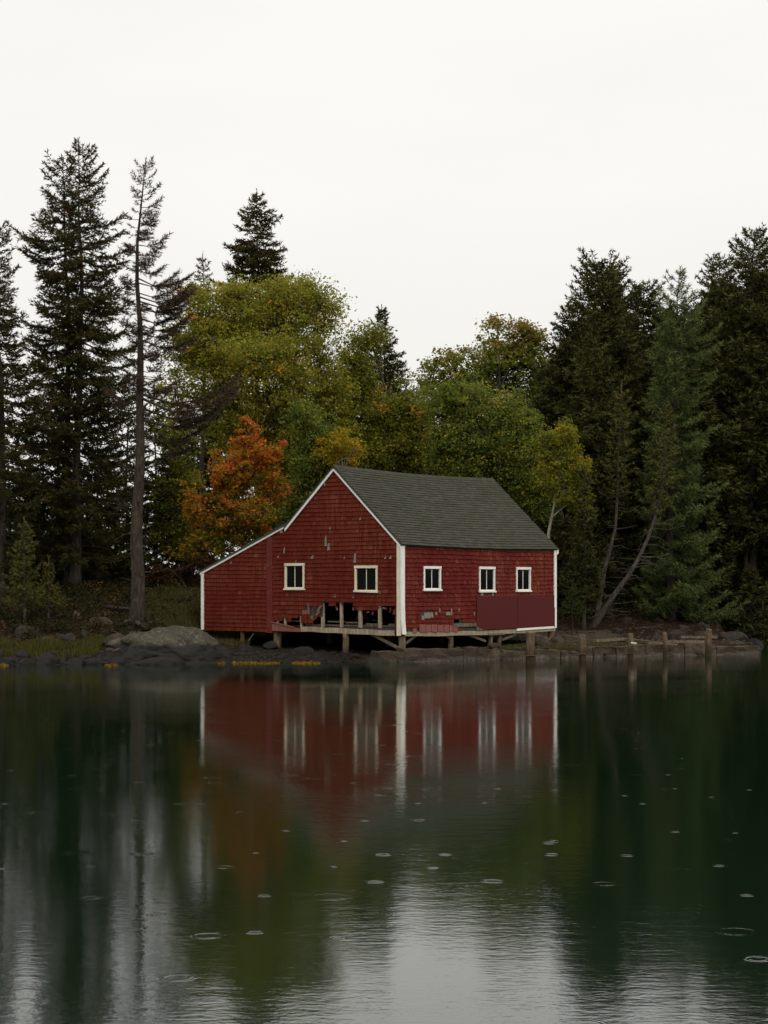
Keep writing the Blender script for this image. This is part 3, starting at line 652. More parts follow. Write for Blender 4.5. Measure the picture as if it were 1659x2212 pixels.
for i in range(N):          # back slope down to the lean-to, then the lean-to
    x0, x1 = -OV + (LEN + 2 * OV) * i / N, -OV + (LEN + 2 * OV) * (i + 1) / N
    for (ya, za, yb, zb) in ((WID / 2 + .001, ZA, LA0 + .12, roof_main(LA0 + .12)),):
        S0, S1 = sag(x0) * 1.25, sag(x1) * 1.25
        mb.hexa([(x0, ya, za - .06 + S0), (x1, ya, za - .06 + S1), (x1, yb, zb - .06 + S1), (x0, yb, zb - .06 + S0), (x0, ya, za + S0 + .012), (x1, ya, za + S1 + .012), (x1, yb, zb + S1 + .012), (x0, yb, zb + S0 + .012)])
mb.build('rear_slope', M['roof_edge'], roof)
mb = MB(); mb.hexa([(-OV, LA0 - .1, LZ0 - .04), (LEN + OV, LA0 - .1, LZ0 - .04), (LEN + OV, LEAN + .1, LZ1 - .08), (-OV, LEAN + .1, LZ1 - .08), (-OV, LA0 - .1, LZ0 + .035), (LEN + OV, LA0 - .1, LZ0 + .035), (LEN + OV, LEAN + .1, LZ1 - .005), (-OV, LEAN + .1, LZ1 - .005)])
mb.build('lean_to_slope', M['roof_edge'], roof)
rows = 30; tabs = []
for i in range(rows):
    x = -OV - random.uniform(0, .25)
    while x < LEN + OV:
        wd = .30 * random.uniform(.92, 1.08); s, e = max(x, -OV) + .004, min(x + wd, LEN + OV) - .004; x += wd
        if e - s < .04: continue
        q0 = i / rows - .002; q1 = min((i + 1.25) / rows, 1.0); th = random.uniform(.024, .034); j = random.uniform(-.0015, .0015)
        tabs.append(([rp(s, q0 + j, th + .003), rp(e, q0 + j, th + .003), rp(e, q0 + j, .003), rp(s, q0 + j, .003), rp(s, q1, .008), rp(e, q1, .008), rp(e, q1, .003), rp(s, q1, .003)], s + 4 * i / rows))
sel = set(sorted(range(len(tabs)), key=lambda i: tabs[i][1])[:290])
mb = MB()
for i, (pts, _) in enumerate(tabs):
    if i in sel:
        m2 = MB(); c = np.mean(np.array(pts), 0); m2.hexa([np.array(q) - c for q in pts]); o = link('roof_shingle', m2.mesh('roof_shingle'), M['roof'], roof); o.location = tuple(c)
    else: mb.hexa(pts)
o = mb.build('roof_shingles', M['roof'], roof); o['kind'] = 'stuff'
for i in range(34):         # ridge caps
    x0 = -OV + (LEN + 2 * OV) * i / 34; x1 = x0 + .36; S = sag(x0) * 1.25; S1 = sag(x1) * 1.25; m2 = MB(); k = .14
    x1 = min(x1, LEN + OV)
    m2.poly([(x0, WID / 2 - k, ZA + S - k * RS + .034), (x0, WID / 2, ZA + S + .052), (x0, WID / 2 + k, ZA + S - k * RS + .034), (x1, WID / 2 - k, ZA + S1 - k * RS + .024), (x1, WID / 2, ZA + S1 + .040), (x1, WID / 2 + k, ZA + S1 - k * RS + .024)], [(0, 1, 4, 3), (1, 2, 5, 4), (0, 3, 5, 2), (0, 2, 1), (3, 4, 5)])
    m2.build('ridge_cap', M['roof'], roof)

# ------------------------------------------------------------------ rocks
def rock_mesh(seed, sub=3, flat=(1, 1, 1), planes=14, rough=.08, soft=.0):
    rs = random.Random(seed); bm = bmesh.new(); bmesh.ops.create_icosphere(bm, subdivisions=sub, radius=1)
    pl = []
    for _ in range(planes):
        n_ = Vector((rs.gauss(0, 1), rs.gauss(0, 1), rs.gauss(0, 1))).normalized(); pl.append((n_, rs.uniform(.62, .95)))
    for v in bm.verts:
        d = v.co.normalized(); r_ = 1.0
        for n_, k in pl:
            c = d.dot(n_)
            if c > .05: r_ = min(r_, k / c)
        r_ = r_ * (1 - soft) + soft * .9
        r_ *= 1 + rough * mnoise.fractal(d * 2.4 + Vector((seed * 3.1, 0, 0)), 1.0, 2.0, 4)
        v.co = Vector((d.x * r_ * flat[0], d.y * r_ * flat[1], d.z * r_ * flat[2]))
    me = bpy.data.meshes.new('rock'); bm.to_mesh(me); bm.free(); return me
# the big ledge
me = rock_mesh(5, 6, (2.9, 2.7, 1.56), 8, .10, .5)
lc = at(368, 1440, 66.6)
for v in me.vertices:
    x, y, z = v.co
    z += .10 * mnoise.noise(Vector((x * .9, y * .9, 3))) - .10 * x * (x > 0) + .03 * mnoise.fractal(Vector((x * 3, y * 3, z * 5)), 1, 2, 3)
    cr = abs(mnoise.noise(Vector((x * .8 + z * .6, y * .9, z * 2.2 + x * .35)))); cr2 = abs(mnoise.noise(Vector((x * 2.1 + 7, y * 1.6, z * 3.5))))
    k = 1 - .028 * max(0, 1 - cr / .05) - .012 * max(0, 1 - cr2 / .07)
    x, y, z = x * k, y * k, z * k if z > 0 else z
    v.co = (x, y, z)
me.shade_smooth()
ledge = link('ledge_rock', me, M['ledge']); ledge.location = (lc[0], 67.5, -.05)
tag(ledge, 'broad pale rounded ledge rising from the water in front of the lean-to', 'rock')
ROCKS = [  # px x, px y of its base, width px, height px, depth, material, label
    (262, 1437, 48, 24, 65.2, 'shore_rock', 'dark boulder at the waterline against the foot of the pale ledge'),
    (335, 1438, 120, 24, 64.9, 'shore_rock', 'long low cracked black rock awash in front of the pale ledge'),
    (205, 1436, 46, 22, 64.8, 'shore_rock', 'blocky black rock at the waterline left of the pale ledge'),
    (160, 1436, 44, 16, 64.6, 'shore_rock', 'low dark stone awash below the marsh grass'),
    (100, 1437, 60, 26, 64.6, 'shore_rock', 'rounded brown rock at the waterline below the marsh grass'),
    (52, 1437, 40, 18, 64.5, 'shore_rock', 'flat brown stone at the waterline nearest the corner of the shore'),
    (14, 1434, 40, 20, 64.5, 'shore_rock', 'dark stone cut by the left edge of the picture'),
    (248, 1390, 44, 30, 67.2, 'bank_rock', 'tan fractured rock tucked beside the upper edge of the ledge'),
    (298, 1388, 26, 16, 66.4, 'bank_rock', 'small tan stone beneath the grey trunk'),
    (212, 1366, 70, 40, 70.0, 'bank_rock', 'large brown boulder in the bank under the twin spruces'),
    (165, 1352, 40, 44, 71.0, 'bank_rock', 'upright grey boulder in the bank under the twin spruces'),
    (140, 1385, 42, 22, 68.0, 'bank_rock', 'brown boulder on the bank above the marsh grass'),
    (52, 1378, 56, 30, 68.5, 'bank_rock', 'reddish brown rock on the bank by the young spruce'),
    (100, 1392, 36, 18, 67.2, 'bank_rock', 'grey stone sitting behind the marsh grass'),
    (255, 1402, 60, 12, 66.6, 'bank_rock', 'flat brown slab left of the pale ledge'),
    (310, 1378, 18, 14, 66.8, 'bank_rock', 'reddish pebble sized stone on the shoulder of the ledge'),
    (532, 1412, 44, 24, 69.0, 'shore_rock', 'grey slanted slab rock under the lean-to'),
    (500, 1430, 60, 26, 67.6, 'shore_rock', 'dark rock between the pale ledge and the lean-to posts'),
    (575, 1430, 90, 30, 67.8, 'shore_rock', 'long black rock behind the brightest seaweed under the gable'),
    (655, 1420, 64, 26, 68.4, 'shore_rock', 'smooth oval boulder in the dark under the gable'),
    (700, 1431, 66, 26, 67.2, 'shore_rock', 'black rock left of the tall post standing in the water'),
    (625, 1432, 50, 14, 67.0, 'shore_rock', 'low black rock between the two seaweed patches'),
    (585, 1391, 36, 12, 70.0, 'shore_rock', 'flat stone carrying the stub post of the dividing board'),
    (768, 1430, 40, 20, 67.5, 'shore_rock', 'dark rock right of the tall post standing in the water'),
    (808, 1433, 48, 15, 65.9, 'bank_rock', 'tan stone awash at the end of the granite seawall'),
    (1068, 1398, 24, 10, 69.5, 'bank_rock', 'small grey stone at the foot of the paired posts'),
    (1172, 1388, 40, 16, 71.5, 'bank_rock', 'grey stone on the grass by the far corner post'),
    (1203, 1384, 30, 14, 73.0, 'bank_rock', 'stone with lumber resting on it by the far corner post'),
    (1610, 1378, 26, 12, 84.0, 'shore_rock', 'rounded stone on the dark shore beyond the low end block'),
    (1560, 1385, 32, 12, 82.0, 'shore_rock', 'low stone on the dark shore behind the tallest mooring post'),
    (1420, 1392, 60, 20, 77.0, 'shore_rock', 'brown boulder behind the gravel flat near the driftwood'),
]
for x, Yr, wp, hp, lb in ((1590, 80, 60, 20, 'dark boulder where the mud bank drops to the cove'), (1625, 84, 50, 18, 'wide dark boulder at the edge of the cove'), (1570, 77.5, 40, 14, 'low dark boulder behind the low end block'), (1645, 89.5, 60, 18, 'dark boulder at the waterline by the right edge'), (1520, 78.5, 50, 15, 'flat dark boulder behind the tallest mooring post'), (1460, 79, 44, 14, 'round dark boulder on the mud behind the slim post')):
    ROCKS.append((x, HY + (CAMH - max(float(height((x - CX) / FPX * Yr, Yr)), 0)) * FPX / Yr, wp, hp, Yr, 'shore_rock', lb))
RUB = random.Random(5)
for k in range(34):
    x = RUB.uniform(-5, 245) if k < 20 else RUB.uniform(1300, 1660)
    if k < 20: Y_r = float(np.interp((x - CX) / FPX * 66, SHX, SHY)) + RUB.uniform(.1, 4.0)
    else: Y_r = RUB.uniform(75.5, 84) if x < 1560 else RUB.uniform(88.5, 92)
    yy = HY + (CAMH - float(height((x - CX) / FPX * Y_r, Y_r)) - .03) * FPX / Y_r
    ROCKS.append((x, yy, RUB.uniform(14, 34), RUB.uniform(7, 16), Y_r, 'shore_rock', 'small dark rubble stone on the bank left of the pale ledge' if k < 20 else 'small dark rubble stone on the muddy shore behind the seawall'))
for i, (x, y, wpx, hpx, Y, mt, lb) in enumerate(ROCKS):
    c = at(x, y, Y); wd = wpx / FPX * Y; hh = hpx / FPX * Y
    g0 = hz(c[0], c[1]); zb = min(c[2], max(g0, -.05) + .12)
    me = rock_mesh(20 + i, 3, (wd / 2 * 1.12, wd / 2 * .85, hh * 1.1), 12, .06, .1)
    o = link('rock', me, M[mt]); o.location = (c[0], c[1], zb - .12 * hh); o.rotation_euler = (random.uniform(-.1, .1), random.uniform(-.12, .12), 0)
    tag(o, lb, 'rock', ('rubble on the left bank' if 'left of' in lb else 'rubble behind the seawall') if 'rubble' in lb else None)
# loose shingle along the shore
pv = []
base = [np.array([v.co[:] for v in rock_mesh(300 + k, 1, (1, .8, .6), 8, .1).vertices]) for k in range(3)]
bf = [[tuple(p.vertices) for p in rock_mesh(300 + k, 1, (1, .8, .6), 8, .1).polygons] for k in range(3)]
mb = MB()
for i in range(900):
    k = i % 3; X = random.uniform(-14.5, -.8); d = abs(random.gauss(0, 1.5)) - .2; Y = float(np.interp(X, SHX, SHY)) + d
    if X > -9 and X < -6 and d < 3.3: continue
    s = random.uniform(.03, .14) ** 1.0; z = hz(X, Y)
    mb.poly(base[k] * s + np.array([X, Y, z]), bf[k])
tag(mb.build('shore_stones', M['shore_rock']), 'small dark stones strewn along the waterline', 'stones', None, 'stuff')
mb = MB()
for i in range(1100):
    k = i % 3; X = random.uniform(4.5, 15.0); Y = float(np.interp(X, SHX, SHY)) + .4 + abs(random.gauss(0, 3.5)); s = random.uniform(.02, .10); mb.poly(base[k] * s + np.array([X, Y, hz(X, Y) + .005]), bf[k])
tag(mb.build('gravel', M['bank_rock']), 'loose gravel on the flat behind the seawall', 'gravel', None, 'stuff')

# ------------------------------------------------------------------ granite seawall
wall = empty('seawall', (0, 0, 0)); tag(wall, 'low broken seawall of brown granite blocks beside the boathouse', 'seawall')
def block(x0, x1, y0, y1, Ya, Yb, drill=(), z1off=0.0, deep=.55):
    """a quarried block given by its picture corners; Ya, Yb: distance of its ends"""
    p0 = at(x0, y0, Ya); p1 = at(x1, y0, Yb); ztop = max(p0[2], p1[2]); zb = min(at(x0, y1, Ya)[2], at(x1, y1, Yb)[2])
    if zb < .1: zb = -.4
    d = np.array([p1[0] - p0[0], p1[1] - p0[1], 0]); L = np.linalg.norm(d); d /= L; nrm = np.array([-d[1], d[0], 0])
    if nrm[1] < 0: nrm = -nrm
    bm = bmesh.new(); bmesh.ops.create_cube(bm, size=1)
    bmesh.ops.subdivide_edges(bm, edges=bm.edges[:], cuts=7, use_grid_fill=True)
    bmesh.ops.bevel(bm, geom=[e for e in bm.edges if e.calc_face_angle(0) > 1], offset=.025, segments=1)
    sd = random.uniform(0, 99)
    for v in bm.verts:
        q = v.co + Vector((.5, .5, .5)); hh = ztop - zb
        tz = p0[2] + (p1[2] - p0[2]) * q.x
        w_ = Vector(tuple(np.array([p0[0], p0[1], 0]) + d * (q.x * L) + nrm * (q.y * deep))); w_.z = zb + (tz - zb) * q.z
        nn = mnoise.fractal(w_ * 2.3 + Vector((sd, 0, 0)), 1, 2, 4); w_ += Vector(tuple(nrm)) * (nn * .07) + Vector((0, 0, nn * .055 * q.z)) + Vector(tuple(d)) * (.03 * mnoise.noise(w_ * 3))
        for dr in drill:
            if q.y < .05 and abs(q.x - dr) * L < .05: w_ += Vector(tuple(nrm)) * .09
        v.co = w_
    me = bpy.data.meshes.new('granite_block'); bm.to_mesh(me); bm.free()
    return link('granite_block', me, M['granite'], wall)
SY = lambda x: 65.85 + (x - 818) / (1643 - 818) * 8.5
for x0, x1, y0, y1, *dr in ((818, 872, 1408, 1428), (873, 1000, 1402, 1430), (1002, 1051, 1399, 1432, (.6,)), (1051.5, 1093, 1403, 1432, (.3, .7)), (1093.5, 1135, 1406, 1432), (1156, 1210, 1404, 1430), (1213, 1250, 1407, 1427, (.5,)), (1264, 1280, 1401, 1422),
                            (1281, 1330, 1397, 1412), (1283, 1331, 1412.5, 1428, (.3, .5, .7)), (1332, 1358, 1398, 1423), (1359, 1394, 1394.5, 1422), (1395, 1479, 1393, 1417), (1481, 1547, 1391.5, 1416), (1549, 1643, 1397, 1412), (868, 1000, 1429, 1434)):
    o = block(x0, x1, y0, y1, SY(x0), SY(x1), dr[0] if dr else ())
    if y0 > 1428: o.location.y -= .08

# ------------------------------------------------------------------ mooring posts, float, band, driftwood
POSTS = [(1145.5, 1367, 9.6, 65.6, .0, 'split grey mooring post in front of the boathouse with a rusty band'),
         (1258.5, 1371, 7.6, 67.4, .0, 'thick brown mooring post nearest the far corner of the boathouse'),
         (1362.5, 1368.5, 5.8, 69.0, .0, 'mooring post with a white float hung against it'),
         (1436, 1365, 5.2, 70.6, .02, 'slim mooring post between the float post and the tallest post'),
         (1531.5, 1359, 6.6, 72.3, -.02, 'tallest mooring post, pale and cracked, beside the low end block')]
for i, (x, y, rpx, Y, ln, lb) in enumerate(POSTS):
    t_ = at(x, y, Y); rr = rpx / FPX * Y; root = empty('mooring_post', (t_[0], t_[1], 0)); tag(root, lb, 'post', 'mooring posts along the seawall')
    mb = MB(); n = 9; zb = -1.0; zt = t_[2]
    mb.tube([(ln * (1 - k / n) * 3 + .012 * math.sin(k * 1.7 + i), .01 * math.cos(k * 2.1), zb + (zt - zb) * k / n) for k in range(n + 1)], [rr * (1.08 - .1 * k / n + (random.uniform(-.05, .05))) for k in range(n + 1)], 12, True, .06)
    o = mb.build('shaft', M['post_wood'], root)
    for v in o.data.vertices:
        if v.co.z > zt - .02: v.co.z += random.uniform(-.05, .03)
    if i in (0, 1, 2):
        mb = MB(); z0 = (.26, .25, .22)[i]
        mb.tube([(-rr * 1.9, -rr * .4, z0 - .04), (-rr * 1.05, -rr * .9, z0), (0, -rr * 1.22, z0 + .015), (rr * 1.0, -rr * .75, z0 + .01), (rr * 1.1, 0, z0)], [.022] * 5, 6); mb.build('iron_band', M['rust'], root)
c = at(1369.5, 1390.5, 68.7); fl = empty('float', tuple(c)); fl.scale = (.62, .62, .62); tag(fl, 'small white fishing float hanging on a mooring post', 'float')
mb = MB(); mb.tube([(-.2, 0, .03), (-.17, 0, .028), (-.05, 0, .015), (.10, 0, 0), (.17, 0, -.005), (.19, 0, -.006)], [.045, .075, .085, .08, .06, .02], 12); mb.build('body', M['foam'], fl, True)
mb = MB(); mb.tube([(.1, 0, -.03), (.11, .0, -.25), (.13, .02, -.5)], [.016, .016, .014], 6); mb.build('rope', M['grey_wood'], fl)
def log(name, pts, r0, r1, mat, label, cat, square=False):
    mb = MB(); P_ = [np.array(p) for p in pts]; c = P_[0].copy(); n = len(P_)
    if square: mb.bar(P_[0] - c, P_[-1] - c, r0 * 2, r1 * 2)
    else: mb.tube([p - c for p in P_], list(np.linspace(r0, r1, n)), 8, True, .08)
    o = mb.build(name, M[mat], None, not square); o.location = tuple(c); return tag(o, label, cat)
def on(x, y, Y, dz=.03): c = at(x, y, Y); c[2] = hz(c[0], c[1]) + dz; return c
log('driftwood_timber', [at(1347, 1380.5, 75.2), at(1432, 1391, 72.2)], .06, .055, 'old_wood', 'long pale driftwood beam lying on the gravel flat', 'driftwood', True)
log('driftwood_plank', [at(1400, 1389, 72.3), at(1462, 1392.5, 72.0)], .07, .03, 'old_wood', 'short driftwood plank lying on top of the granite blocks', 'driftwood', True)
log('driftwood_plank', [on(1214, 1377, 76, .08), on(1252, 1378, 75, .1)], .06, .03, 'old_wood', 'pale plank on the grass between the boathouse and first thick post', 'driftwood', True)
for a_, b_, lb in (((1285, 1384, 73.6), (1350, 1381, 75.0), 'weathered timber on the gravel behind the thick brown post'), ((1440, 1388, 74.2), (1520, 1390, 74.6), 'weathered timber lying between the slim and tallest posts'), ((1470, 1381, 77.0), (1548, 1383, 77.4), 'farthest weathered timber on the mud behind the tallest post')):
    log('driftwood_timber', [on(*a_, .09), on(*b_, .09)], .07, .05, 'old_wood', lb, 'driftwood', True)
log('fallen_branch', [on(1376, 1360, 80, .1), on(1400, 1356, 80, .15), on(1418, 1352, 80, .2), on(1433, 1344, 80, .35)], .035, .012, 'bark_lean', 'thin grey fallen branch on the litter bank above the driftwood', 'branch')
log('fallen_log', [on(1560, 1372, 86, .12), on(1600, 1373, 86, .15), on(1659, 1374, 86, .15), on(1720, 1375, 86, .1)], .10, .09, 'bark', 'dark fallen log along the shore at the right edge', 'log')
log('fallen_branch', [on(422, 1317, 70.5, .15), on(445, 1321, 69.5, .2), on(470, 1330, 69, .2), on(478, 1340, 68.6, .05)], .035, .012, 'bark_lean', 'bent grey driftwood branch on the bank beside the ledge', 'branch')
log('fallen_branch', [on(424, 1320, 69.2, .3), on(455, 1321, 69.2, .25), on(492, 1322, 69.2, .2), on(510, 1318, 69.2, .1)], .025, .01, 'bark_grey', 'straight pale stick lying at the foot of the grey trunk', 'branch')
log('fallen_log', [on(225, 1252 + 120, 73, .1), on(270, 1372, 72.6, .1), on(300, 1372, 72.3, .1)], .08, .06, 'bark', 'mossy dark log on the bank between the spruces', 'log')

# ------------------------------------------------------------------ trees
UPV = np.array([0, 0, 1.0])
def sprays(seg0, seg1, spacing, ln, wd, spread, sides=2, tip=True, seed=0):
    """needle tufts along many twigs: returns triangles"""
    g = np.random.default_rng(seed)
    d = seg1 - seg0; L = np.linalg.norm(d, axis=1); n = np.maximum((L / spacing).astype(int), 2)
    idx = np.repeat(np.arange(len(L)), n); k = np.concatenate([np.arange(m) for m in n]) / np.repeat(n, n)
    k = k + g.uniform(0, 1, len(k)) / np.repeat(n, n)
    P = seg0[idx] + d[idx] * k[:, None]; D = unit(d)[idx]
    out_v = []
    for s in range(sides):
        rnd = unit(g.normal(size=P.shape)); lat = unit(np.cross(D, rnd))
        ax = unit(D * g.uniform(.35, 1.1, (len(P), 1)) + lat * spread * g.uniform(.5, 1.1, (len(P), 1)) + UPV * .12)
        l_ = g.uniform(ln * .6, ln * 1.25, (len(P), 1)); side = unit(np.cross(ax, unit(g.normal(size=P.shape)))) * (wd * g.uniform(.7, 1.3, (len(P), 1))) * .5
        out_v.append(np.stack([P - side, P + side, P + ax * l_], 1))
    return np.concatenate(out_v).reshape(-1, 3), np.tile(idx, sides)

def make_conifer(name, axis, prof, nb, mat, bark, seed, label=None, group=None, r0=.25, bare=.10, spacing=.06, ln=.17, wd=.050, droop=.25, twig=1.5, dens=None,
                 spread=.75, upturn=.25, stubs=0, asc_top=.9, tint_tip=.3, side=1.0, cat='tree', extra=(), min_k=.55, twig_gap=.115, twig_keep=1.0, limb_r=.8):
    """axis: trunk points from foot to tip; prof: (z, reach to the left, reach to the right)"""
    g = np.random.default_rng(seed); axis = np.array(axis, float); zs = axis[:, 2]
    wob = min(1.0, (zs[-1] - zs[0]) / 15)
    ax_at = lambda z: np.array([np.interp(z, zs, axis[:, 0]) + wob * (.07 * math.sin(z * .5 + seed) + .04 * math.sin(z * 1.25 + seed * 2)), np.interp(z, zs, axis[:, 1]) + wob * .06 * math.sin(z * .6 + seed * 3), z])
    prof = sorted(prof); pz = [p_[0] for p_ in prof]; pl = [p_[1] for p_ in prof]; pr = [p_[2] for p_ in prof]
    z0, z1 = pz[0], zs[-1]; H = zs[-1] - zs[0]
    foot = axis[0].copy()
    wood = MB()
    m = 14; tz = np.linspace(0, 1, m) ** 1.15 * H + zs[0]; tz[-1] = zs[-1]
    rad = [max(r0 * (1 - ((z - zs[0]) / H) ** .85 * .97), .012) * (1 + .45 * max(0, 1 - (z - zs[0]) / .7)) for z in tz]
    wood.tube([ax_at(z) - foot for z in tz], rad, 12, True, .03)
    s0, s1, tn = [], [], []
    phi = g.uniform(0, 6.28); zlist = z0 + (z1 - .25 - z0) * (np.arange(nb) + g.uniform(0, 1, nb)) / nb
    if dens is not None:
        keep = np.array([g.uniform() < np.interp(z, [d_[0] for d_ in dens], [d_[1] for d_ in dens]) for z in zlist]); zlist = zlist[keep]
    jobs = [(z, None, None, None) for z in zlist] + list(extra)
    for z, azf, Lf, drf in jobs:
        phi += 2.4 + g.normal() * .35; az = phi if azf is None else azf
        c = math.cos(az); L = np.interp(z, pz, pl) * (1 - c) / 2 + np.interp(z, pz, pr) * (1 + c) / 2
        L = L * g.choice([g.uniform(min_k, 1.0), g.uniform(.85, 1.15), g.uniform(.3, .7)], p=[.5, .38, .12]) if Lf is None else Lf
        if L < .12: continue
        rel = (z - z0) / max(z1 - z0, .1); dirh = np.array([c, math.sin(az), 0])
        asc = (asc_top * max(0, rel - .72) / .28 - droop * (1 - rel) + g.normal() * .08) if drf is None else drf
        s = np.linspace(0, 1, 7); base = ax_at(z)
        pts = base + dirh * (L * s)[:, None] + UPV * (L * (asc * s + (upturn * (1 - rel * .5)) * (s ** 2.2) - .10 * np.sin(s * 3.1)))[:, None]
        pts[1:-1] += g.normal(size=(5, 3)) * L * .012
        br = max(.008, .016 * L * limb_r + .006)
        wood.tube([q - foot for q in pts[::2]], [br, br * .72, br * .45, .005], 4, False)
        tang = np.gradient(pts, axis=0)
        n = max(3, int(L / twig_gap)); ss = bare + (1 - bare) * (np.arange(n) + g.uniform(0, 1, n)) / n
        bp = np.stack([np.interp(ss, s, pts[:, i]) for i in range(3)], 1); bt = unit(np.stack([np.interp(ss, s, tang[:, i]) for i in range(3)], 1))
        lat = unit(np.cross(bt, UPV))
        for sg in (-1, 1):
            kk = g.uniform(size=n) < twig_keep
            tl = ((.50 * (1 - ss) + .16) * min(L * .62, 1.15) * twig * g.uniform(.6, 1.25, n))[:, None]
            dr = unit(bt * .75 + lat * sg * side + UPV * g.normal(-.14, .30, (n, 1)))
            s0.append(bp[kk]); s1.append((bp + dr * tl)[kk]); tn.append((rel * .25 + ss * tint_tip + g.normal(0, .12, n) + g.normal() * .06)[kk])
        s0.append(pts[-3:-1]); s1.append(pts[-2:]); tn.append(np.full(2, rel * .25 + tint_tip))
    if stubs:
        for _ in range(stubs):
            z = g.uniform(zs[0] + .7, z0 + 1.5); a = g.uniform(0, 6.28); L = g.uniform(.25, 1.5); b_ = ax_at(z)
            pts = [b_, b_ + np.array([math.cos(a) * L * .5, math.sin(a) * L * .5, g.uniform(-.1, .12)]), b_ + np.array([math.cos(a) * L, math.sin(a) * L, g.uniform(-.35, .25)])]
            wood.tube([q - foot for q in pts], [.022, .014, .005], 4, False)
    # leader
    tip = ax_at(z1); s0.append(np.array([tip - UPV * .7])); s1.append(np.array([tip + UPV * .05])); tn.append(np.array([.5]))
    s0 = np.concatenate(s0); s1 = np.concatenate(s1); tn = np.concatenate(tn)
    tv, idx = sprays(s0, s1, spacing, ln, wd, spread, 2, True, seed)
    root = empty(name, tuple(foot))
    wood.build('trunk', M[bark], root, True)
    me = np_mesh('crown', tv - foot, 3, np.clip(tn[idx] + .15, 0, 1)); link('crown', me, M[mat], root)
    if label: tag(root, label, cat, group)
    return root

def leaf_quads(C, size, seed, upb=.9, asp=.62):
    g = np.random.default_rng(seed); n = len(C)
    nrm = unit(g.normal(size=(n, 3)) + UPV * upb); a = unit(np.cross(nrm, g.normal(size=(n, 3)))); b = np.cross(nrm, a)
    s = size * g.uniform(.5, 1.45, (n, 1)); a = a * s * .5; b = b * s * .5 * asp
    fold = nrm * s * .10
    return np.stack([C - a, C + b * 1.0 + fold - a * .1, C + a, C - b * 1.0 + fold - a * .1], 1).reshape(-1, 3)

def make_broadleaf(name, foot, lobes, mat, bark, seed, n_leaf, size, label, group=None, r0=.16, clump=.55, tint=None, stems=1, cat='tree', hollow=.25, upb=.95, twigs=True, trunk_pts=None):
    """lobes: (centre, radii) ellipsoids that the crown fills with leaf clumps"""
    g = np.random.default_rng(seed); foot = np.array(foot, float); wood = MB()
    lobes = [(np.array(c, float), np.array(r_, float)) for c, r_ in lobes]
    vol = np.array([np.prod(r_) ** (2 / 3) for _, r_ in lobes]); share = vol / vol.sum()
    Cs, Ts = [], []
    low = min(c[2] - r_[2] for c, r_ in lobes); cx = np.mean([c for c, _ in lobes], 0)
    tops = np.mean([c[2] for c, r_ in lobes]); tops = tops + .35 * (max(c[2] for c, _ in lobes) - tops)
    trunks = []
    for k in range(stems):
        off = np.array([g.normal() * .5, g.normal() * .4, 0]) * (stems > 1)
        top = np.array([cx[0], cx[1], tops]) + off * 1.5
        mid_ = foot * .45 + top * .55; mid_[:2] += g.normal(size=2) * .15
        tp = [foot + off * .35, foot * .75 + top * .25 + off * .3 + np.append(g.normal(size=2) * .1, 0), mid_, top] if trunk_pts is None else [np.array(q) for q in trunk_pts]
        q = np.linspace(0, 1, len(tp)); qq = np.linspace(0, 1, 9); pp = np.stack([np.interp(qq, q, [p_[i] for p_ in tp]) for i in range(3)], 1)
        wood.tube([p_ - foot for p_ in pp], list(np.linspace(r0, r0 * .15, 9)), 8, True, .04); trunks.append(pp)
    for (c, r_), sh in zip(lobes, share):
        nl = int(n_leaf * sh); per = 48; nc = max(4, nl // per)
        d = unit(g.normal(size=(nc, 3))); rr = g.uniform(hollow, 1.0, (nc, 1)) ** .6
        cc = c + d * rr * r_ * (1 + .26 * np.clip(g.normal(size=(nc, 1)), -1.6, 1.5))
        tr = trunks[int(g.integers(len(trunks)))]
        j = int(np.argmin(np.abs(tr[:, 2] - (c[2] - r_[2] * .8)))); b0 = tr[min(max(j, 2), 7)]
        wood.tube([b0 - foot, (b0 * .5 + c * .5 + np.array([0, 0, .15])) - foot, c - foot], [r0 * .42, r0 * .28, r0 * .12], 5, False)
        if twigs:
            for k in range(0, nc, 2):
                e = cc[k]; m_ = c * .45 + e * .55 - UPV * .1; wood.tube([c - foot, m_ - foot, e - foot], [.022, .014, .006], 3, False)
        ct = g.normal(0, 1, nc)
        n_each = np.maximum((per * g.uniform(.5, 1.5, nc)).astype(int), 8); idx = np.repeat(np.arange(nc), n_each)
        rad = clump * g.uniform(.4, 1.35, nc)
        p_ = np.clip(g.normal(size=(len(idx), 3)), -1.7, 1.7) * .44 * rad[idx][:, None] * np.array([1.1, 1.1, .74])
        P = cc[idx] + p_; Cs.append(P)
        base = np.full(len(idx), .35) if tint is None else tint(P, ct[idx], g)
        Ts.append(base)
    C = np.concatenate(Cs); T = np.concatenate(Ts)
    root = empty(name, tuple(foot)); wood.build('trunk', M[bark], root, True)
    link('crown', np_mesh('crown', leaf_quads(C, size, seed + 1, upb) - np.tile(foot, (len(C) * 4, 1)), 4, np.clip(T, 0, 1)), M[mat], root)
    return tag(root, label, cat, group)

def pprof(lst, Y):      # (y px, left px, right px, trunk px) -> (z, reach, reach)
    return [(at(0, y, Y)[2], max((tx - l) / FPX * Y, .05), max((r_ - tx) / FPX * Y, .05)) for y, l, r_, tx in lst]
def axis_px(lst, Y, dig=.25):
    a = [at(x, y, Y) for x, y in lst]; a[0][2] = hz(a[0][0], a[0][1]) - dig; return a

